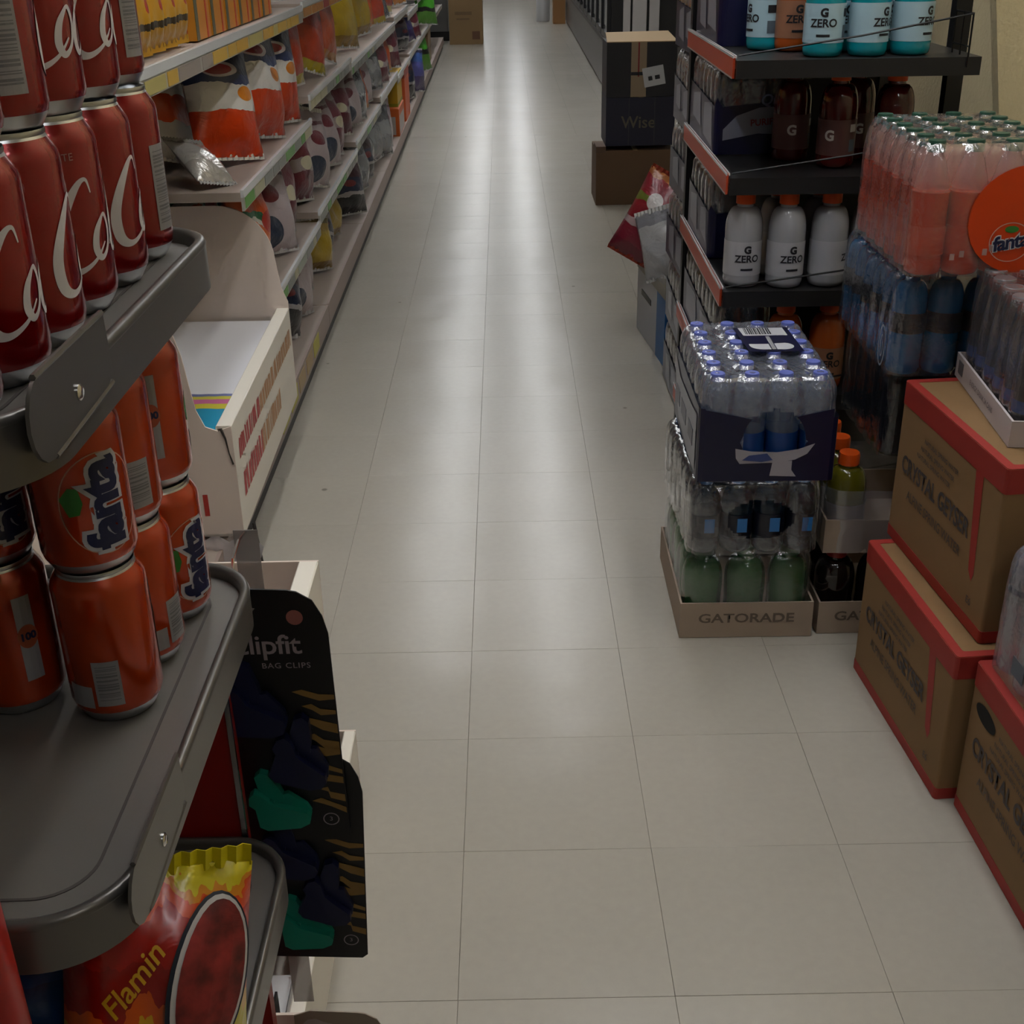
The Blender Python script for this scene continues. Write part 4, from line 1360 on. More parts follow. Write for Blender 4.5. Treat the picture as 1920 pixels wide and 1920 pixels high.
def pack(name, label, loc, rotz, nx, ny, pitch, body, cap, h, caph, film, filmmat, sleeve=None, group=None, cat='bottle pack', rows=None, lab=None):
    """loc: centre of the footprint"""
    t = thing(name, label, cat, loc, rotz, group)
    for i in range(nx):
        for j in range(ny):
            if rows and not rows(i, j): continue
            p = ob('bottle', body, t, ((i - (nx - 1) / 2) * pitch, (j - (ny - 1) / 2) * pitch, .0008), (0, 0, random.uniform(0, 6)))
            if cap: ob('cap', cap, p, (0, 0, h - caph))
            if sleeve: ob('label', sleeve, p)
            if lab: ob('label_print', lab, p, rot=(0, 0, random.uniform(-.4, .4) - PI / 2 - p.rotation_euler.z))
    if film:
        ob('shrink_film', film, t)
    return t

CLEARF = film_mat('clear_film', 'd8dcec', .26, .24)
PINKF = film_mat('clear_film_hazy', 'e6d2cf', .13, .22)
BLUEF = film_mat('clear_film_blue', 'b8c6dc', .07, .22)
DARKF = film_mat('clear_film_dull', '9aa0aa', .10, .10)

# Fanta-type pack: 4 x 6
FH, FP = .226, .0655
FBODY = MB().lathe(bottle_prof(FH - .013, .0325, .0125, .125, 3), 18).mesh('bottle', [liquid('orange_soda', 'd6400c', .14, 0)], 60)
FNECK = MB().lathe([(.0327, .128), (.031, .145), (.026, .168), (.019, .19), (.0128, .205), (.0128, .212)], 18, cap0=False, cap1=False)
FCAP = cap_mesh(.0152, .019, M('dark_green_cap', '1f4a3a', .4))
FLAB = sleeve_mesh(.0333, .035, .085, M('orange_soda_label', 'd8481a', .35))
# clear air space above the drink in each bottle
FB2 = MB()
FB2.lathe([p for p in bottle_prof(FH - .013, .0325, .0125, .125, 3) if p[1] < .145], 18, 0)
FB2.lathe([(.0316, .1475), (.0303, .152), (.026, .168), (.019, .192), (.0128, .205), (.0128, .212)], 18, 1, cap0=False, cap1=False)
FBODY = FB2.mesh('bottle', [MATS['orange_soda'], clear_mat('bottle_neck_clear', 'e0b8b0', .45)], 60)
fholes = lambda x, y, z: False
ffilm = film_mesh(4, 6, FP, FH, .015, .13, .011, 3).mesh('shrink_film', [PINKF], 180)
fp = pack('soda_pack', 'shrink-wrapped pack of orange soda bottles with dark green caps', (.702 + 2 * FP, 2.085 + 3 * FP, .7925), math.radians(-1), 4, 6, FP, FBODY, FCAP, FH, .019, ffilm, PINKF, FLAB)
# big printed disc and logo on the near face
yf = -3 * FP - .0050
d1 = bm_mesh('printed_disc', [disc_bm(0, 0, .098, .092, 48)], [M('orange_disc', 'd8420c', .3)])
d1o = ob('printed_disc', d1, fp, (.058, yf, .098), (PI / 2, 0, 0))
lg = bm_mesh('logo', [disc_bm(0, 0, .036, .034, 40, .0016), disc_bm(.0, .022, .012, .006, 16)], [M('logo_pale', 'd8a89a', .4), M('leaf_green', '2e7a2c', .4)])
lo = ob('logo', lg, fp, (.036, yf - .001, .060), (PI / 2, 0, 0))
fa_o = bm_mesh('logo_outline', [text_bm('fanta', .034, .0028, space=.92, shear=.12)], [M('logo_white', 'd8d4d6', .4)])
fa_i = bm_mesh('logo_lettering', [text_bm('fanta', .034, .0010, space=.92, shear=.12)], [NAVYINK])
ob('logo_outline', fa_o, lo, (0, 0, .0008), (0, 0, math.radians(10)))
ob('logo_lettering', fa_i, lo, (0, 0, .0016), (0, 0, math.radians(10)))
for k, (x, z) in enumerate(((-.06, .035), (-.044, .04), (-.005, .043), (.006, .05))):
    MB().box(x - .004, x + .004, yf - .001, yf, z - .005, z + .006).build('small_print', M('small_print_grey', 'b08a84', .5), fp)

# blue drink pack below it
BH, BP = .200, .0655
BBODY = MB().lathe(bottle_prof(BH - .014, .0325, .014, .128, 4), 18).mesh('bottle', [liquid('deep_blue_drink', '0b5c8c', .14, 0)], 60)
BCAP = cap_mesh(.0155, .018, M('black_cap', '131518', .35))
BLAB = sleeve_mesh(.0333, .080, .118, M('black_label', '0c0d12', .35))
bfilm = film_mesh(4, 6, BP, BH, .016, .135, .010, 5).mesh('shrink_film', [BLUEF], 180)
bp_ = pack('blue_drink_pack', 'shrink-wrapped pack of blue drink bottles with black caps under the orange pack', (.708 + 2 * BP, 2.148 + 3 * BP, .588), 0, 4, 6, BP, BBODY, BCAP, BH, .018, bfilm, BLUEF, BLAB, rows=lambda i, j: i == 0 or j == 0)
ov = bm_mesh('oval_print', [disc_bm(0, 0, .020, .040, 28, .004), disc_bm(0, 0, .009, .022, 20, .003)], [M('pale_oval', '8f9aa8', .4), M('pale_oval', '8f9aa8', .4)])
ob('oval_print', ov, bp_, (-2 * BP - .0045, -.145, .045), (PI / 2, 0, -PI / 2))
# dark pack below that
DH = .196
DBODY = MB().lathe(bottle_prof(DH - .012, .0325, .020, .15, 3), 16).mesh('bottle', [liquid('near_black_drink', '0c0e14', .2, 0)], 60)
DCAP = cap_mesh(.0205, .012, M('black_cap', '131518', .35))
dfilm = film_mesh(4, 5, BP, DH, .021, .15, .006, 8, side_rings=8, top_rings=14).mesh('shrink_film', [DARKF], 180)
pack('dark_drink_pack', 'shrink-wrapped pack of dark drinks wedged below the blue pack', (.735 + 2 * BP, 2.225 + 2.5 * BP, .388), 0, 4, 5, BP, DBODY, DCAP, DH, .012, dfilm, DARKF, rows=lambda i, j: i == 0 or j == 0)

# ------------------------------------------------------------------ sports drinks in cardboard trays on the floor
def card_tray(parent, X, Y, hh, mat, word=None, loc=(0, 0, 0)):
    b = MB().band([(-X / 2, -Y / 2), (X / 2, -Y / 2), (X / 2, Y / 2), (-X / 2, Y / 2)], [(-X / 2 + .004, -Y / 2 + .004), (X / 2 - .004, -Y / 2 + .004), (X / 2 - .004, Y / 2 - .004), (-X / 2 + .004, Y / 2 - .004)], 0, hh)
    b.box(-X / 2 + .003, X / 2 - .003, -Y / 2 + .003, Y / 2 - .003, 0, .003)
    t = b.build('tray', mat, parent, loc)
    if word:
        flat_text('tray_lettering', word, .030, M('tray_ink', '6b5d51', .7), t, (0, -Y / 2 - .0008, hh * .55), (PI / 2, 0, 0), .0006, sx=1.25)
    return t
S20 = .196 / GH
g20 = MB().lathe([(r * .93, z * S20) for r, z in bottle_prof(GH - .018, GR, .0185, .145, 0, .0015)], 24)
def g20k(liq): return MB().lathe([(r * 1.02, z * S20) for r, z in gprof], 24).mesh('bottle', [liq], 60)
GP = .0895
THINF = film_mat('thin_clear_film', 'c8d0cc', .06, .16)
gfilm = film_mesh(3, 4, GP, .1975, .022, .13, .006, 12, per=8, side_rings=10, top_rings=14, scal=.06).mesh('shrink_film', [THINF], 180)
GC2 = cap_mesh(.0215, .020, M('green_cap', '2c5a34', .4))
gp1 = pack('sports_drink_pack', 'cardboard tray of green sports drinks on the floor, bottom of the front stack', (.348 + .1385, 2.19 + .182, .001), math.radians(-.5), 3, 4, GP, g20k(GK['green'][0].materials[0]), GC2, .196, .020, gfilm, CLEARF, rows=lambda i, j: i == 0 or j == 0)
card_tray(gp1, .277, .364, .082, CARDP, 'GATORADE')
gp2 = pack('sports_drink_pack', 'cardboard tray of dark drinks on the floor beside the green ones', (.636 + .135, 2.193 + .16, .001), 0, 3, 3, GP, MB().lathe([(r * 1.0, z * .172 / GH) for r, z in gprof], 24).mesh('bottle', [liquid('dark_cola', '181210', .12, 0)], 60), cap_mesh(.0215, .018, M('red_cap', '8a1c18', .4)), .172, .018, None, None, rows=lambda i, j: i == 0 or j == 0)
card_tray(gp2, .268, .31, .075, CARDP, 'GATORADE')
gp3 = pack('sports_drink_pack', 'cardboard tray of yellow-green sports drinks with orange caps, stacked above the dark ones', (.645 + .132, 2.215 + .14, .1765), math.radians(-2), 3, 3, .086, MB().lathe([(r * .98, z) for r, z in gprof], 24).mesh('bottle', [GK['yg'][0].materials[0]], 60), GCAP, GH, .024, None, None, GK['yg'][1], rows=lambda i, j: i == 0)
card_tray(gp3, .262, .262, .075, CARDP)
gf3 = film_mesh(3, 3, .0875, .145, .04, .16, 0, 4, per=8, side_rings=8, top_rings=1, scal=.05, hole=lambda x, y, z: z > .139).mesh('shrink_film', [CLEARF], 180)
ob('shrink_film', gf3, gp3)

# second layer: clear pack with blue caps and dark window
WH, WP = .160, .0655
CLEARB = clear_mat('clear_bottle', 'b9c4d4', .30)
W2B = MB().lathe(bottle_prof(WH - .012, .0320, .0135, .10, 3), 18).mesh('bottle', [clear_mat('clear_blue_bottle', '1c3c55', .6)], 60)
W2C = cap_mesh(.0145, .013, M('bright_blue_cap', '1f5fa8', .4))
W2L = sleeve_mesh(.0326, .035, .085, M('dark_navy_sleeve', '0d1020', .35))
w2f = film_mesh(4, 6, WP, WH, .015, .11, .008, 21, per=12, side_rings=26, hole=lambda x, y, z: y < -3 * WP + .02 and ((x - .01) / .068) ** 2 + ((z - .078) / .042) ** 2 < 1).mesh('shrink_film', [film_mat('clear_film_lowhaze', 'b8c6dc', .07, .24)], 180)
p2 = pack('water_pack', 'shrink-wrapped pack of small blue-labelled bottles, middle of the front stack', (.352 + .134, 2.185 + 3 * WP, .2005), math.radians(.6), 4, 6, WP, W2B, W2C, WH, .013, w2f, BLUEF, W2L, rows=lambda i, j: i == 0 or j == 0)
for i in range(4):
    MB().box(-.010, .010, -.001, 0, 0, .030).build('blue_label_print', M('blue_window_print', '2a6fb0', .3), p2, ((i - 1.5) * WP + .006, -3 * WP - .0006, .050))

# top: navy-wrapped water pack
NH, NP = .214, .0655
NB_ = MB().lathe(bottle_prof(NH - .012, .0322, .0135, .135, 5), 18).mesh('bottle', [clear_mat('water_bottle_clear', '9fb0c4', .28)], 60)
NC_ = cap_mesh(.0145, .014, M('pale_blue_cap', '6a76c4', .4))
NL_ = sleeve_mesh(.0327, .055, .100, M('water_blue_sleeve', '123a78', .35))
nf = film_mesh(4, 6, NP, NH, .015, .135, .012, 31, per=10, side_rings=26, hole=lambda x, y, z: (y < -3 * NP + .02 and ((x - .012) / .062) ** 2 + ((z - .088) / .062) ** 2 < 1)).mesh('shrink_film', [CLEARF], 180)
np_ = pack('water_pack', 'navy-wrapped pack of clear water bottles with pale blue caps, top of the front stack', (.372 + 2 * NP, 2.185 + 3 * NP, .362), math.radians(-1.2), 4, 6, NP, NB_, NC_, NH, .014, nf, CLEARF, NL_)
NAVYW = M('navy_wrap', '0b0d33', .3)
# navy printed sheet: front with an arched opening, wrapped round the sides
def navy_sheet(nx, ny, pitch, ztop, cx, cz, rx, rz):
    X, Y = nx * pitch / 2 + .0042, ny * pitch / 2 + .0042
    s = MB()
    N_ = 60
    def lim(x): return ztop - .030 * (1 - abs(x) / X)
    def opening(x):
        u = (x - cx) / rx
        if abs(u) >= 1: return None
        q_ = rz * math.sqrt(1 - u * u)
        return max(cz - .035, cz - q_), cz + q_
    for i in range(N_):
        xs_ = [-X + .012 + (2 * X - .024) * (i + k) / N_ for k in (0, 1)]
        op = [opening(x) for x in xs_]
        def quad(z0a, z0b, z1a, z1b):
            s.add([(xs_[0], -Y, z0a), (xs_[1], -Y, z0b), (xs_[1], -Y, max(z1b, z0b)), (xs_[0], -Y, max(z1a, z0a))], [(0, 1, 2, 3)])
        if op[0] is None and op[1] is None:
            quad(.002, .002, lim(xs_[0]), lim(xs_[1]))
        else:
            op = [o_ or (cz - .001, cz + .001) for o_ in op]
            quad(.002, .002, op[0][0], op[1][0])
            quad(op[0][1], op[1][1], lim(xs_[0]), lim(xs_[1]))
    # rounded corner and the side walls
    for sgn in (-1, 1):
        pr_ = [(sgn * (X - .012), -Y), (sgn * (X - .003), -Y + .003), (sgn * X, -Y + .012), (sgn * X, Y - .012), (sgn * (X - .012), Y)]
        zt_ = ztop if sgn < 0 else ztop - .02
        for a, b_ in zip(pr_[:-1], pr_[1:]):
            s.add([(a[0], a[1], .002), (b_[0], b_[1], .002), (b_[0], b_[1], zt_), (a[0], a[1], zt_)], [(0, 1, 2, 3)])
    return s
navy_sheet(4, 6, NP, .155, .012, .085, .062, .068).build('printed_wrap', NAVYW, np_)
Yn = -3 * NP - .0056
pal = M('pale_print', 'a8a4ac', .4)
for nm, pts in (('white_swoosh', [(-.062, .072), (-.030, .066), (.02, .064), (.06, .070), (.092, .082), (.078, .060), (.055, .048), (.02, .042), (-.052, .040), (-.060, .052)]), ('white_tab', [(.012, .044), (.050, .046), (.050, .026), (.060, .012), (.008, .014)]), ('blue_swoosh', [(-.048, .048), (-.035, .058), (.000, .062), (.012, .048), (-.01, .044)])):
    yy = Yn - (.0012 if nm == 'blue_swoosh' else 0)
    MB().add([(x, yy, z) for x, z in pts], [tuple(range(len(pts)))]).build(nm, M('mid_blue_print', '3a4a80', .4) if nm == 'blue_swoosh' else pal, np_)
# pale lettered side
sp_ = MB()
Xs = -2 * NP - .0056
sp_.add([(Xs, y, z) for y, z in [(-.17, .012), (-.10, .008), (.10, .02), (.185, .10), (.19, .14), (.10, .115), (-.10, .125), (-.175, .135)]], [tuple(range(8))])
sp_.build('side_print', M('side_white_print', '9a9ca6', .35), np_)
for k, (a, b_) in enumerate(((-.13, -.06), (-.02, .06), (.09, .15))):
    MB().box(Xs - .0008, Xs, a, b_, .05, .085).build('side_lettering', NAVYW, np_)
# printed label on the clear top
tl_ = MB().add([(-.018, -.042, 0), (.092, -.042, 0), (.086, .120, 0), (-.028, .120, 0)], [(0, 1, 2, 3)]).build('top_label', NAVYW, np_, (0, 0, NH + .0026))
MB().add([(-.014, .062, 0), (.078, .062, 0), (.076, .115, 0), (-.018, .115, 0)], [(0, 1, 2, 3)]).build('barcode_field', M('label_white', 'c4c4c8', .4), tl_, (0, 0, .0006))
bcs = MB(); xx = -.008
rs = random.Random(3)
while xx < .045:
    ww = rs.choice((.0012, .002, .003)); bcs.box(xx, xx + ww, .070, .112, 0, .0003); xx += ww + rs.choice((.0015, .0025))
bcs.build('barcode', BLACKINK, tl_, (0, 0, .0008))
MB().prism(arc(.012, -.008, .024, 180, 270, 6) + [(.028, -.032), (.028, .004), (-.012, .004)], 0, .0004).build('white_leaf', M('label_white', 'c4c4c8', .4), tl_, (0, 0, .0006))
MB().prism([(.040, -.032)] + arc(.055, -.011, .022, -90, 70, 8) + [(.040, .006)], 0, .0004).build('white_leaf', M('label_white', 'c4c4c8', .4), tl_, (0, 0, .0006))
MB().box(.030, .038, -.032, .055, 0, .0004).build('grey_bar', GREY, tl_, (0, 0, .0006))

# ------------------------------------------------------------------ navy water packs on the rack and stacked behind it
PH = .203
RB = MB().lathe(bottle_prof(PH - .012, .0322, .0135, .135, 4), 14).mesh('bottle', [clear_mat('water_bottle_grey', '7f8894', .38)], 60)
RC = cap_mesh(.0145, .013, M('white_cap', 'a8acb4', .4))
FILMS = {}
def navy_pack(label, loc, nx, ny, rotz=0., front=None, group='navy water packs', hh=.120):
    if (nx, ny) not in FILMS:
        FILMS[(nx, ny)] = film_mesh(nx, ny, .0655, PH, .015, .13, .012, 40 + nx, side_rings=10, top_rings=14, scal=.14).mesh('shrink_film', [film_mat('clear_film_rack', 'c4c6d0', .10, .40)], 180)
    t = pack('water_pack', label, loc, rotz, nx, ny, .0655, RB, RC, PH, .013, FILMS[(nx, ny)], None, rows=lambda i, j: i == 0 or j == 0, group=group)
    X, Y = nx * .0655 / 2 + .0042, ny * .0655 / 2 + .0042
    s = MB()
    lp = rrect(-X, X, -Y, Y, .018, 4)
    n_ = len(lp)
    top = [hh + .010 * math.sin(k * 1.7) for k in range(n_)]
    s.add([(x, y, .003) for x, y in lp] + [(x, y, top[k]) for k, (x, y) in enumerate(lp)], [(i, (i + 1) % n_, n_ + (i + 1) % n_, n_ + i) for i in range(n_)])
    s.build('printed_wrap', NAVYW, t)
    rs = random.Random(int(loc[2] * 1000))
    for k in range(2):
        sd = MB()
        y0_ = -Y + .03 + k * (2 * Y - .06) * .5
        y1_ = y0_ + (2 * Y - .06) * rs.uniform(.30, .42)
        z0_ = rs.uniform(.01, .04)
        sd.add([(-X - .001, y0_, z0_), (-X - .001, y1_, z0_ + .01), (-X - .001, y1_, hh - .02), (-X - .001, y0_ + .02, hh - .005)], [(0, 1, 2, 3)])
        sd.build('pale_side_print', M('side_grey_print', '8a8c98', .35), t)
    if front:
        pts = [(-X + .02, .060), (-X + .05, .090), (0, .108), (X - .02, .112), (X - .005, .10), (X - .005, .045), (0, .05), (-X + .02, .035)]
        fl2 = MB().add([(x, -Y - .001, z) for x, z in pts], [tuple(range(len(pts)))]).build('front_label', M('front_pale_label', '8e92a4', .4), t)
        flat_text('brand_lettering', front[0], .034, M('label_pale_ink', '767c98', .4), fl2, (X * .42, -Y - .0022, .124), (PI / 2, 0, 0), .0006, shear=.2)
        flat_text('caption', front[1], .021, M('label_red_ink', '8a2c2e', .4), fl2, (X * .22, -Y - .0022, .076), (PI / 2, math.radians(-4), 0), .0004)
    return t
for k, (z, nx, ny, x0_, y0_, ds, fr) in enumerate([
        (SZ[0], 2, 6, .492, 2.965, 'on the top rack shelf behind turquoise bottles', None),
        (SZ[1], 3, 7, .492, 2.945, 'with a pale front label on the second rack shelf', ('Quest', 'PURIFIED')),
        (SZ[2], 3, 6, .492, 2.96, 'on the third rack shelf behind white bottles', None),
        (SZ[3], 2, 9, .492, 2.80, 'on the fourth rack shelf', None),
        (SZ[4], 3, 10, .492, 2.72, 'on the lowest rack shelf', None)]):
    navy_pack('navy-wrapped water pack ' + ds, (x0_ + nx * .0655 / 2 + .006, y0_ + ny * .0655 / 2, z + .0006), nx, ny, math.radians(-1), fr, 'navy water packs on the rack')
for k in range(6):
    navy_pack('navy-wrapped water pack behind the rack, %s from the floor' % ORD[k], (.518 + .131 + random.uniform(-.006, .006), 3.485 + .1965, .002 + k * (PH + .0035)), 4, 6, math.radians(random.uniform(-1.5, 1.5)), None, 'navy water packs stacked behind the rack')

# ------------------------------------------------------------------ brown water cartons
def water_carton(label, mid, length, width, z0, hgt, rotd, handle=False):
    """mid: middle of the aisle-side bottom edge"""
    a = math.radians(rotd)
    cx, cy = mid[0] + width / 2 * math.cos(a), mid[1] + width / 2 * math.sin(a)
    t = thing('water_carton', label, 'carton', (cx, cy, z0), a, 'brown water cartons with red borders')
    X, Y = width / 2, length / 2
    b = MB().prism(rrect(-X, X, -Y, Y, .006, 3), 0, hgt)
    b.build('carton', CARD, t, smooth=40)
    e = .0008
    # red borders: top band and foot band on the sides, frame on the lid, one slanting stripe
    MB().band(rrect(-X - e, X + e, -Y - e, Y + e, .006, 3), rrect(-X + .002, X - .002, -Y + .002, Y - .002, .006, 3), hgt - .042, hgt - .0005).build('red_top_border', REDTAPE, t)
    MB().band(rrect(-X - e, X + e, -Y - e, Y + e, .006, 3), rrect(-X + .002, X - .002, -Y + .002, Y - .002, .006, 3), .0005, .022).build('red_foot_border', REDTAPE, t)
    MB().band(rrect(-X, X, -Y, Y, .006, 3), rrect(-X + .016, X - .016, -Y + .016, Y - .016, .004, 3), hgt, hgt + e).build('red_lid_border', REDTAPE, t)
    st = MB()
    loop_ = [(-Y + .098, hgt - .042), (-Y + .070, hgt - .042), (-Y + .052, .10), (-Y + .058, .085), (-Y + .072, .10)]
    st.add([(-X - e, y, z) for y, z in loop_], [tuple(range(len(loop_)))])
    st.build('red_stripe', REDTAPE, t)
    flat_text('brand_lettering', 'CRYSTAL GEYSER', .045, INKC, t, (-X - .0016, .03, hgt * .52), (PI / 2, 0, -PI / 2), .0012, sx=.82)
    flat_text('caption', 'ALPINE SPRING WATER', .026, M('dim_brown_print', '594c42', .7), t, (-X - .0016, .02, hgt * .36), (PI / 2, 0, -PI / 2), .0003, sx=.85)
    for k in range(3):
        flat_text('small_print', 'NATURAL SPRING WATER', .012, M('dim_brown_print', '594c42', .7), t, (-X - .0016, .02 + .012 * k, hgt * .76 - .017 * k), (PI / 2, 0, -PI / 2), .0003)
    flat_text('small_mark', 'E6', .018, M('dim_brown_print', '594c42', .7), t, (-X - .0016, -Y + .055, .05), (PI / 2, 0, -PI / 2), .0004)
    lb = MB().add([(-X + .075, -.055, hgt + .0006), (-X + .19, -.055, hgt + .0006), (-X + .19, .035, hgt + .0006), (-X + .075, .035, hgt + .0006)], [(0, 1, 2, 3)])
    lb.build('printed_field', M('lid_print_grey', '7a6a60', .7), t)
    lf = MB().band([(-X + .073, -.057), (-X + .192, -.057), (-X + .192, .037), (-X + .073, .037)], [(-X + .0755, -.0545), (-X + .1895, -.0545), (-X + .1895, .0345), (-X + .0755, .0345)], hgt + .0004, hgt + .0009)
    lf.build('printed_frame', INKC, t)
    if handle:
        hb_ = bm_mesh('hand_hole', [disc_bm(0, 0, .038, .016, 24)], [M('hole_black', '0a0806', .9)])
        ob('hand_hole', hb_, t, (-X - .0012, Y - .062, hgt - .068), (PI / 2, 0, -PI / 2))
    return t
water_carton('brown water carton with red borders at the bottom of the two-high stack', (.6965, 1.862), .418, .30, .0005, .2845, 4.0)
uc = water_carton('brown water carton with red borders on top of the two-high stack', (.742, 1.897), .412, .30, .2865, .310, 4.5)
fl_p = MB().add([(-.1, -.2065, .205), (.02, -.2065, .205), (-.0, -.250, .195), (-.09, -.255, .190), (-.1, -.2065, .2035), (.02, -.2065, .2035), (-.0, -.250, .1935), (-.09, -.255, .1885)], [(0, 1, 2, 3), (7, 6, 5, 4), (0, 4, 5, 1), (1, 5, 6, 2), (2, 6, 7, 3), (3, 7, 4, 0)])
fl_p.build('torn_flap', CARD, uc)
water_carton('brown water carton with an oval hand hole, nearest on the right', (.746, 1.436), .415, .30, .0005, .2845, 1.5, True)

# white tray of dark slim bottles on the upper carton
TH_ = .205
TB_ = MB().lathe([(.024, 0), (.0275, .004), (.0278, .012), (.0278, .115), (.0265, .135), (.022, .165), (.019, .185), (.0185, .192), (.019, .199)], 16)
TBM = TB_.mesh('bottle', [liquid('black_slim_can', '14161b', .3, 0)], 60)
TCP = cap_mesh(.019, .010, M('grey_lid', '8f8c8e', .35, .6))
TRING = sleeve_mesh(.0283, .050, .070, M('blue_ring_print', '23488a', .35))
tfilm = film_mesh(4, 6, .056, TH_, .020, .10, .004, 51, side_rings=12, top_rings=16, scal=.16).mesh('shrink_film', [film_mat('grey_film', 'b4a8a8', .20, .14)], 180)
a_ = math.radians(-5.4)
tp = pack('slim_can_pack', 'white cardboard tray of dark slim cans in film on the upper water carton', (.812 + .112 * math.cos(a_), 1.950 + .112 * math.sin(a_), .5978), a_, 4, 6, .056, TBM, TCP, TH_, .010, tfilm, None, TRING, cat='can pack', rows=lambda i, j: i == 0 or j == 0 or i == 1)
wt = card_tray(tp, .238, .350, .044, M('white_tray_card', 'c6bcba', .7))
MB().box(-.1200, -.1192, .125, .155, .012, .036).build('grey_window', M('tray_window_grey', '6a6668', .6), tp)
flat_text('tray_lettering', 'ENERGY DRINK 24 CANS', .013, M('tray_grey_ink', '7a7274', .6), tp, (-.1202, .00, .022), (PI / 2, 0, -PI / 2), .0002)

# clear water bottles on the nearest carton
VB = MB().lathe(bottle_prof(.225 - .012, .0322, .0135, .145, 4), 18).mesh('bottle', [clear_mat('water_bottle_pale', 'b6b6c2', .5)], 60)
VC = cap_mesh(.0145, .014, M('white_cap', 'a8acb4', .4))
VL = MB().lathe([(.0328, .140), (.0328, .150)], 24, cap0=False, cap1=False).mesh('label', [M('dark_blue_ring', '2c3250', .4)], 180)
vfilm = film_mesh(4, 6, .0655, .225, .015, .145, .012, 61).mesh('shrink_film', [film_mat('milky_film', 'c9c7d4', .32, .14)], 180)
vp = pack('water_pack', 'shrink-wrapped pack of clear water bottles on the nearest carton at the right edge', (.762 + .131, 1.652 - .1965, .2868), math.radians(1.5), 4, 6, .0655, VB, VC, .225, .014, vfilm, None, VL, rows=lambda i, j: i == 0 or j == 5 or j == 0)
for k, (y, z, hh_) in enumerate(((.10, .03, .03), (.03, .05, .05), (-.04, .02, .06))):
    MB().box(-.1335, -.1327, y - .03, y + .01, z, z + hh_).build('film_print', M('film_print_slate', '5a6470', .5), vp)

# ------------------------------------------------------------------ further down the right side
bx = thing('cool_box', 'blue and grey box on the floor behind the water packs', 'box', (.530, 3.945, 0), math.radians(5.5))
MB().box(.0, .30, 0, .46, .001, .232).build('body', M('blue_box_side', '14508c', .45), bx)
MB().box(-.006, .0, .13, .46, .001, .232).build('side_panel', M('grey_box_panel', 'b4b6bc', .5), bx)
MB().box(-.006, .0, .0, .13, .001, .232).build('blue_end_panel', M('blue_box_panel', '1a5f9c', .45), bx)
MB().box(-.008, .302, -.004, .464, .232, .274).build('lid', M('grey_box_lid', '8a867c', .5), bx)
MB().box(-.008, -.006, .22, .38, .15, .17).build('grip', BLACK, bx)
REDB = print_mat('red_white_snack_print', [(0, '6a1428'), (.14, '7a1a30'), (.34, 'b09a9a'), (.42, '8a1f2c'), (.62, '6e7a2e'), (.70, '8f2230'), (.92, 'b06a3a')], .10, 3, blobs=[(.3, .68, .12, .1, 'd8d0cc')])
bag('redbag', (.455, 4.20, .300), (math.radians(-12), math.radians(27), math.radians(-18)), 'red and white snack bag leaning out over the blue box', .24, .30, .09, REDB, M('red_foil', '8f3a2c', .25, .2), None, 17)
WHB = print_mat('white_grey_bag_print', [(0, 'a8a8aa'), (.5, 'b4b4b4'), (.8, '8a8a90')], .06, 3)
bag('whbag', (.545, 4.06, .285), (math.radians(-14), math.radians(-20), math.radians(-30)), 'white and grey snack bag below the red one on the blue box', .17, .22, .07, WHB, FOILW, None, 23)

def plain_box(name, label, x0_, x1_, y0_, y1_, z0_, z1_, mat, rotd=0, cat='carton'):
    t = thing(name, label, cat, ((x0_ + x1_) / 2, (y0_ + y1_) / 2, z0_), math.radians(rotd))
    X, Y, Z = (x1_ - x0_) / 2, (y1_ - y0_) / 2, z1_ - z0_
    MB().box(-X, X, -Y, Y, 0, Z).build('carton', mat, t)
    MB().box(-.012, .012, -Y - .001, Y + .001, Z, Z + .001).build('tape', M('parcel_tape', '9a8058', .35), t)
    return t, X, Y, Z
DK = M('black_wine_carton', '15151c', .5, noise=(8, .1))
wb1, X, Y, Z = plain_box('wine_carton', 'plain brown carton at the bottom of the wine carton stack', .484, .90, 6.64, 6.98, .001, .285, M('brown_wine_carton', '5f4630', .75, noise=(5, .1)))
MB().box(-X - .001, -X + .05, -Y - .004, -Y + .15, Z - .01, Z + .022).build('torn_flap', M('brown_flap', '5a4434', .8), wb1)
wb2, X, Y, Z = plain_box('wine_carton', 'dark navy carton with dull gold lettering in the middle of the stack', .533, .895, 6.645, 6.96, .3085, .552, M('navy_wine_carton', '12132a', .5))
flat_text('lettering', 'Wise', .085, M('dull_gold_ink', '57503f', .5), wb2, (-.01, -Y - .001, Z * .48), (PI / 2, 0, 0), .001)
for xx in (-.06, .075):
    MB().box(xx - .002, xx + .002, -Y - .0012, -Y, 0, Z).build('panel_line', M('dull_line', '2c2a30', .5), wb2)
wb3, X, Y, Z = plain_box('wine_carton', 'black carton with a tan stripe and white label on top of the stack', .533, .895, 6.645, 6.95, .5545, .822, DK)
MB().box(-.055, .025, -Y - .0015, -Y, 0, Z).build('tan_stripe', M('tan_stripe', '8d7a62', .6), wb3)
MB().box(-.020, -.012, -Y - .0025, -Y - .0015, .10, Z).build('red_line', M('red_line', '7a2420', .6), wb3)
MB().box(-.055, .025, -Y - .0025, -Y - .0015, Z * .40, Z * .46).build('dark_band', DK, wb3)
lb_ = MB().box(-.055, .055, -.0012, 0, 0, .095).build('white_label', M('white_sticker', 'b4b4b6', .5), wb3, (.072, -Y - .0016, .055), (0, math.radians(-10), 0))
MB().box(-.03, -.01, -.0018, -.0012, .03, .05).build('label_mark', BLACKINK, lb_)
MB().box(.005, .03, -.0018, -.0012, .03, .05).build('label_mark', BLACKINK, lb_)
lid = MB()
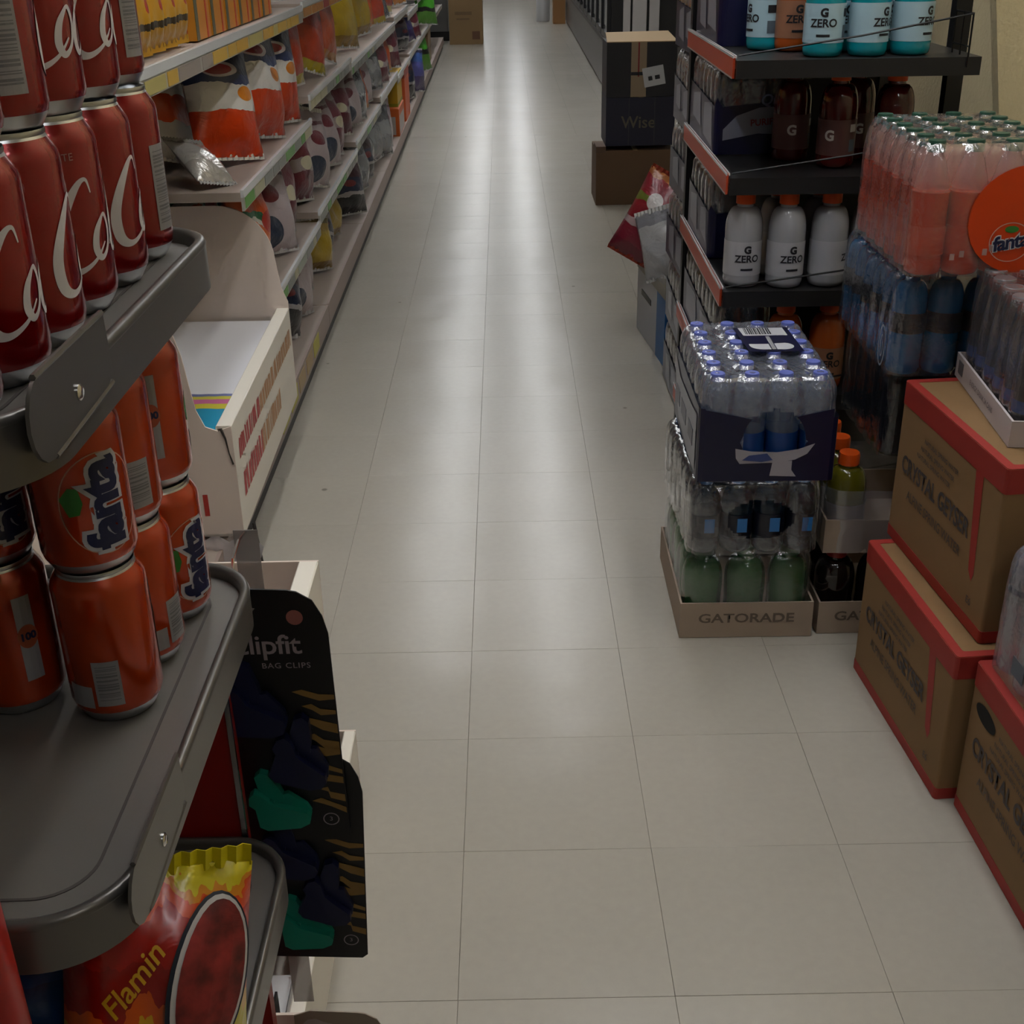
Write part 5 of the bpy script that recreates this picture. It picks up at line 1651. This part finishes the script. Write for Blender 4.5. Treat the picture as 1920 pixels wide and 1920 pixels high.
lid.add([(-X, -Y, Z), (X, -Y, Z), (X, Y + .10, Z + .02), (-X + .02, Y + .06, Z + .02), (-X, -Y, Z + .004), (X, -Y, Z + .004), (X, Y + .10, Z + .024), (-X + .02, Y + .06, Z + .024)], [(0, 1, 2, 3), (7, 6, 5, 4), (0, 4, 5, 1), (1, 5, 6, 2), (2, 6, 7, 3), (3, 7, 4, 0)])
lid.build('open_flap', M('tan_flap', 'b59a74', .7), wb3)

# refrigerated display case
fr = thing('display_refrigerator', 'long black glass-door refrigerator with grey kick panel on the right', 'refrigerator', (.915, 11.35, 0), math.radians(-.6))
FRL = 9.8
MB().box(.03, .80, 0, FRL, .40, 2.1).build('body', M('black_fridge_body', '0d0d10', .4), fr)
MB().box(0, .80, 0, FRL, .03, .42).build('lower_panel', M('grey_fridge_panel', '5f5c5a', .35, .4, bump=(8, .2)), fr)
MB().box(.02, .80, .01, FRL, .0, .03).build('toe_kick', BLACK, fr)
MB().box(-.012, .03, 0, FRL, .42, .455).build('bumper_rail', M('dark_bumper', '3a3836', .4, .4), fr)
nd = 12
for k in range(nd):
    y0_ = .06 + k * (FRL - .1) / nd
    d_ = MB().band([(y0_, .46), (y0_ + .76, .46), (y0_ + .76, 1.95), (y0_, 1.95)], [(y0_ + .05, .51), (y0_ + .71, .51), (y0_ + .71, 1.90), (y0_ + .05, 1.90)], 0, .035)
    d_.v = [(.0 - .005 + z, x, y) for (x, y, z) in d_.v]
    dd = d_.build('door', M('black_door_frame', '141417', .35, .2), fr)
    MB().box(.010, .014, y0_ + .05, y0_ + .71, .51, 1.90).build('glass_pane', M('fridge_glass', '8f9090', .06, 0, .5, 0, .35), dd)
    MB().box(-.025, -.008, y0_ + .64, y0_ + .665, .9, 1.3).build('handle', BLACK, dd)
    for z in (.55, .85, 1.15, 1.45):
        MB().box(.018, .030, y0_ + .07, y0_ + .34, z, z + .24).build('stocked_goods', M('pale_fridge_goods', 'a9a8a4', .5), dd)
        MB().box(.018, .030, y0_ + .38, y0_ + .69, z, z + .22).build('stocked_goods', M('pale_fridge_goods', 'a9a8a4', .5), dd)
# end panel with white uprights
for x0_, x1_ in ((.13, .19), (.21, .33), (.355, .44)):
    MB().box(x0_, x1_, -.04, -.0, .45, 2.05).build('end_upright', M('pale_end_upright', 'a8a4a0', .4), fr)

fb2, X, Y, Z = plain_box('shipping_carton', 'tall brown carton standing in the aisle at the far left end', -.70, -.262, 17.1, 17.6, .001, .95, M('kraft_far', '8f7450', .8))
MB().box(-.14, .08, -Y - .003, -Y, .36, .40).build('printed_line', M('far_print', '7a6246', .8), fb2)
MB().box(-.12, .05, -Y - .003, -Y, .30, .32).build('printed_line', M('far_print', '7a6246', .8), fb2)
MB().box(.08, .18, -Y - .003, -Y, .06, .16).build('printed_mark', M('far_print2', '6a4a38', .8), fb2)
plain_box('shipping_carton', 'small brown carton beside the far end of the refrigerator', .80, .99, 20.6, 21.0, .001, .40, M('kraft_far2', '9a6f44', .8))
dr = thing('plastic_drum', 'white plastic drum at the far end of the aisle', 'drum', (.66, 21.3, .001))
MB().lathe([(.10, 0), (.11, .02), (.11, .38), (.09, .42), (.05, .44)], 20).build('body', M('white_drum', 'c4c6c8', .4), dr, smooth=50)
MB().lathe([(.05, .44), (.05, .47)], 14).build('lid', M('grey_drum_lid', '8a8c90', .4), dr, smooth=50)
eg = thing('end_shelf_unit', 'grey shelf unit behind the tall brown carton', 'shelving', (-1.6, 17.75, 0))
MB().box(0, .86, 0, .5, .001, 1.8).build('body', M('grey_far_unit', '6a6a68', .6), eg)
MB().box(-.01, .87, -.01, 0, .001, .12).build('kick', BLACK, eg)
MB().box(-.01, .87, -.02, .5, .6, .63).build('shelf', M('grey_far_shelf', '8a8a88', .6), eg)
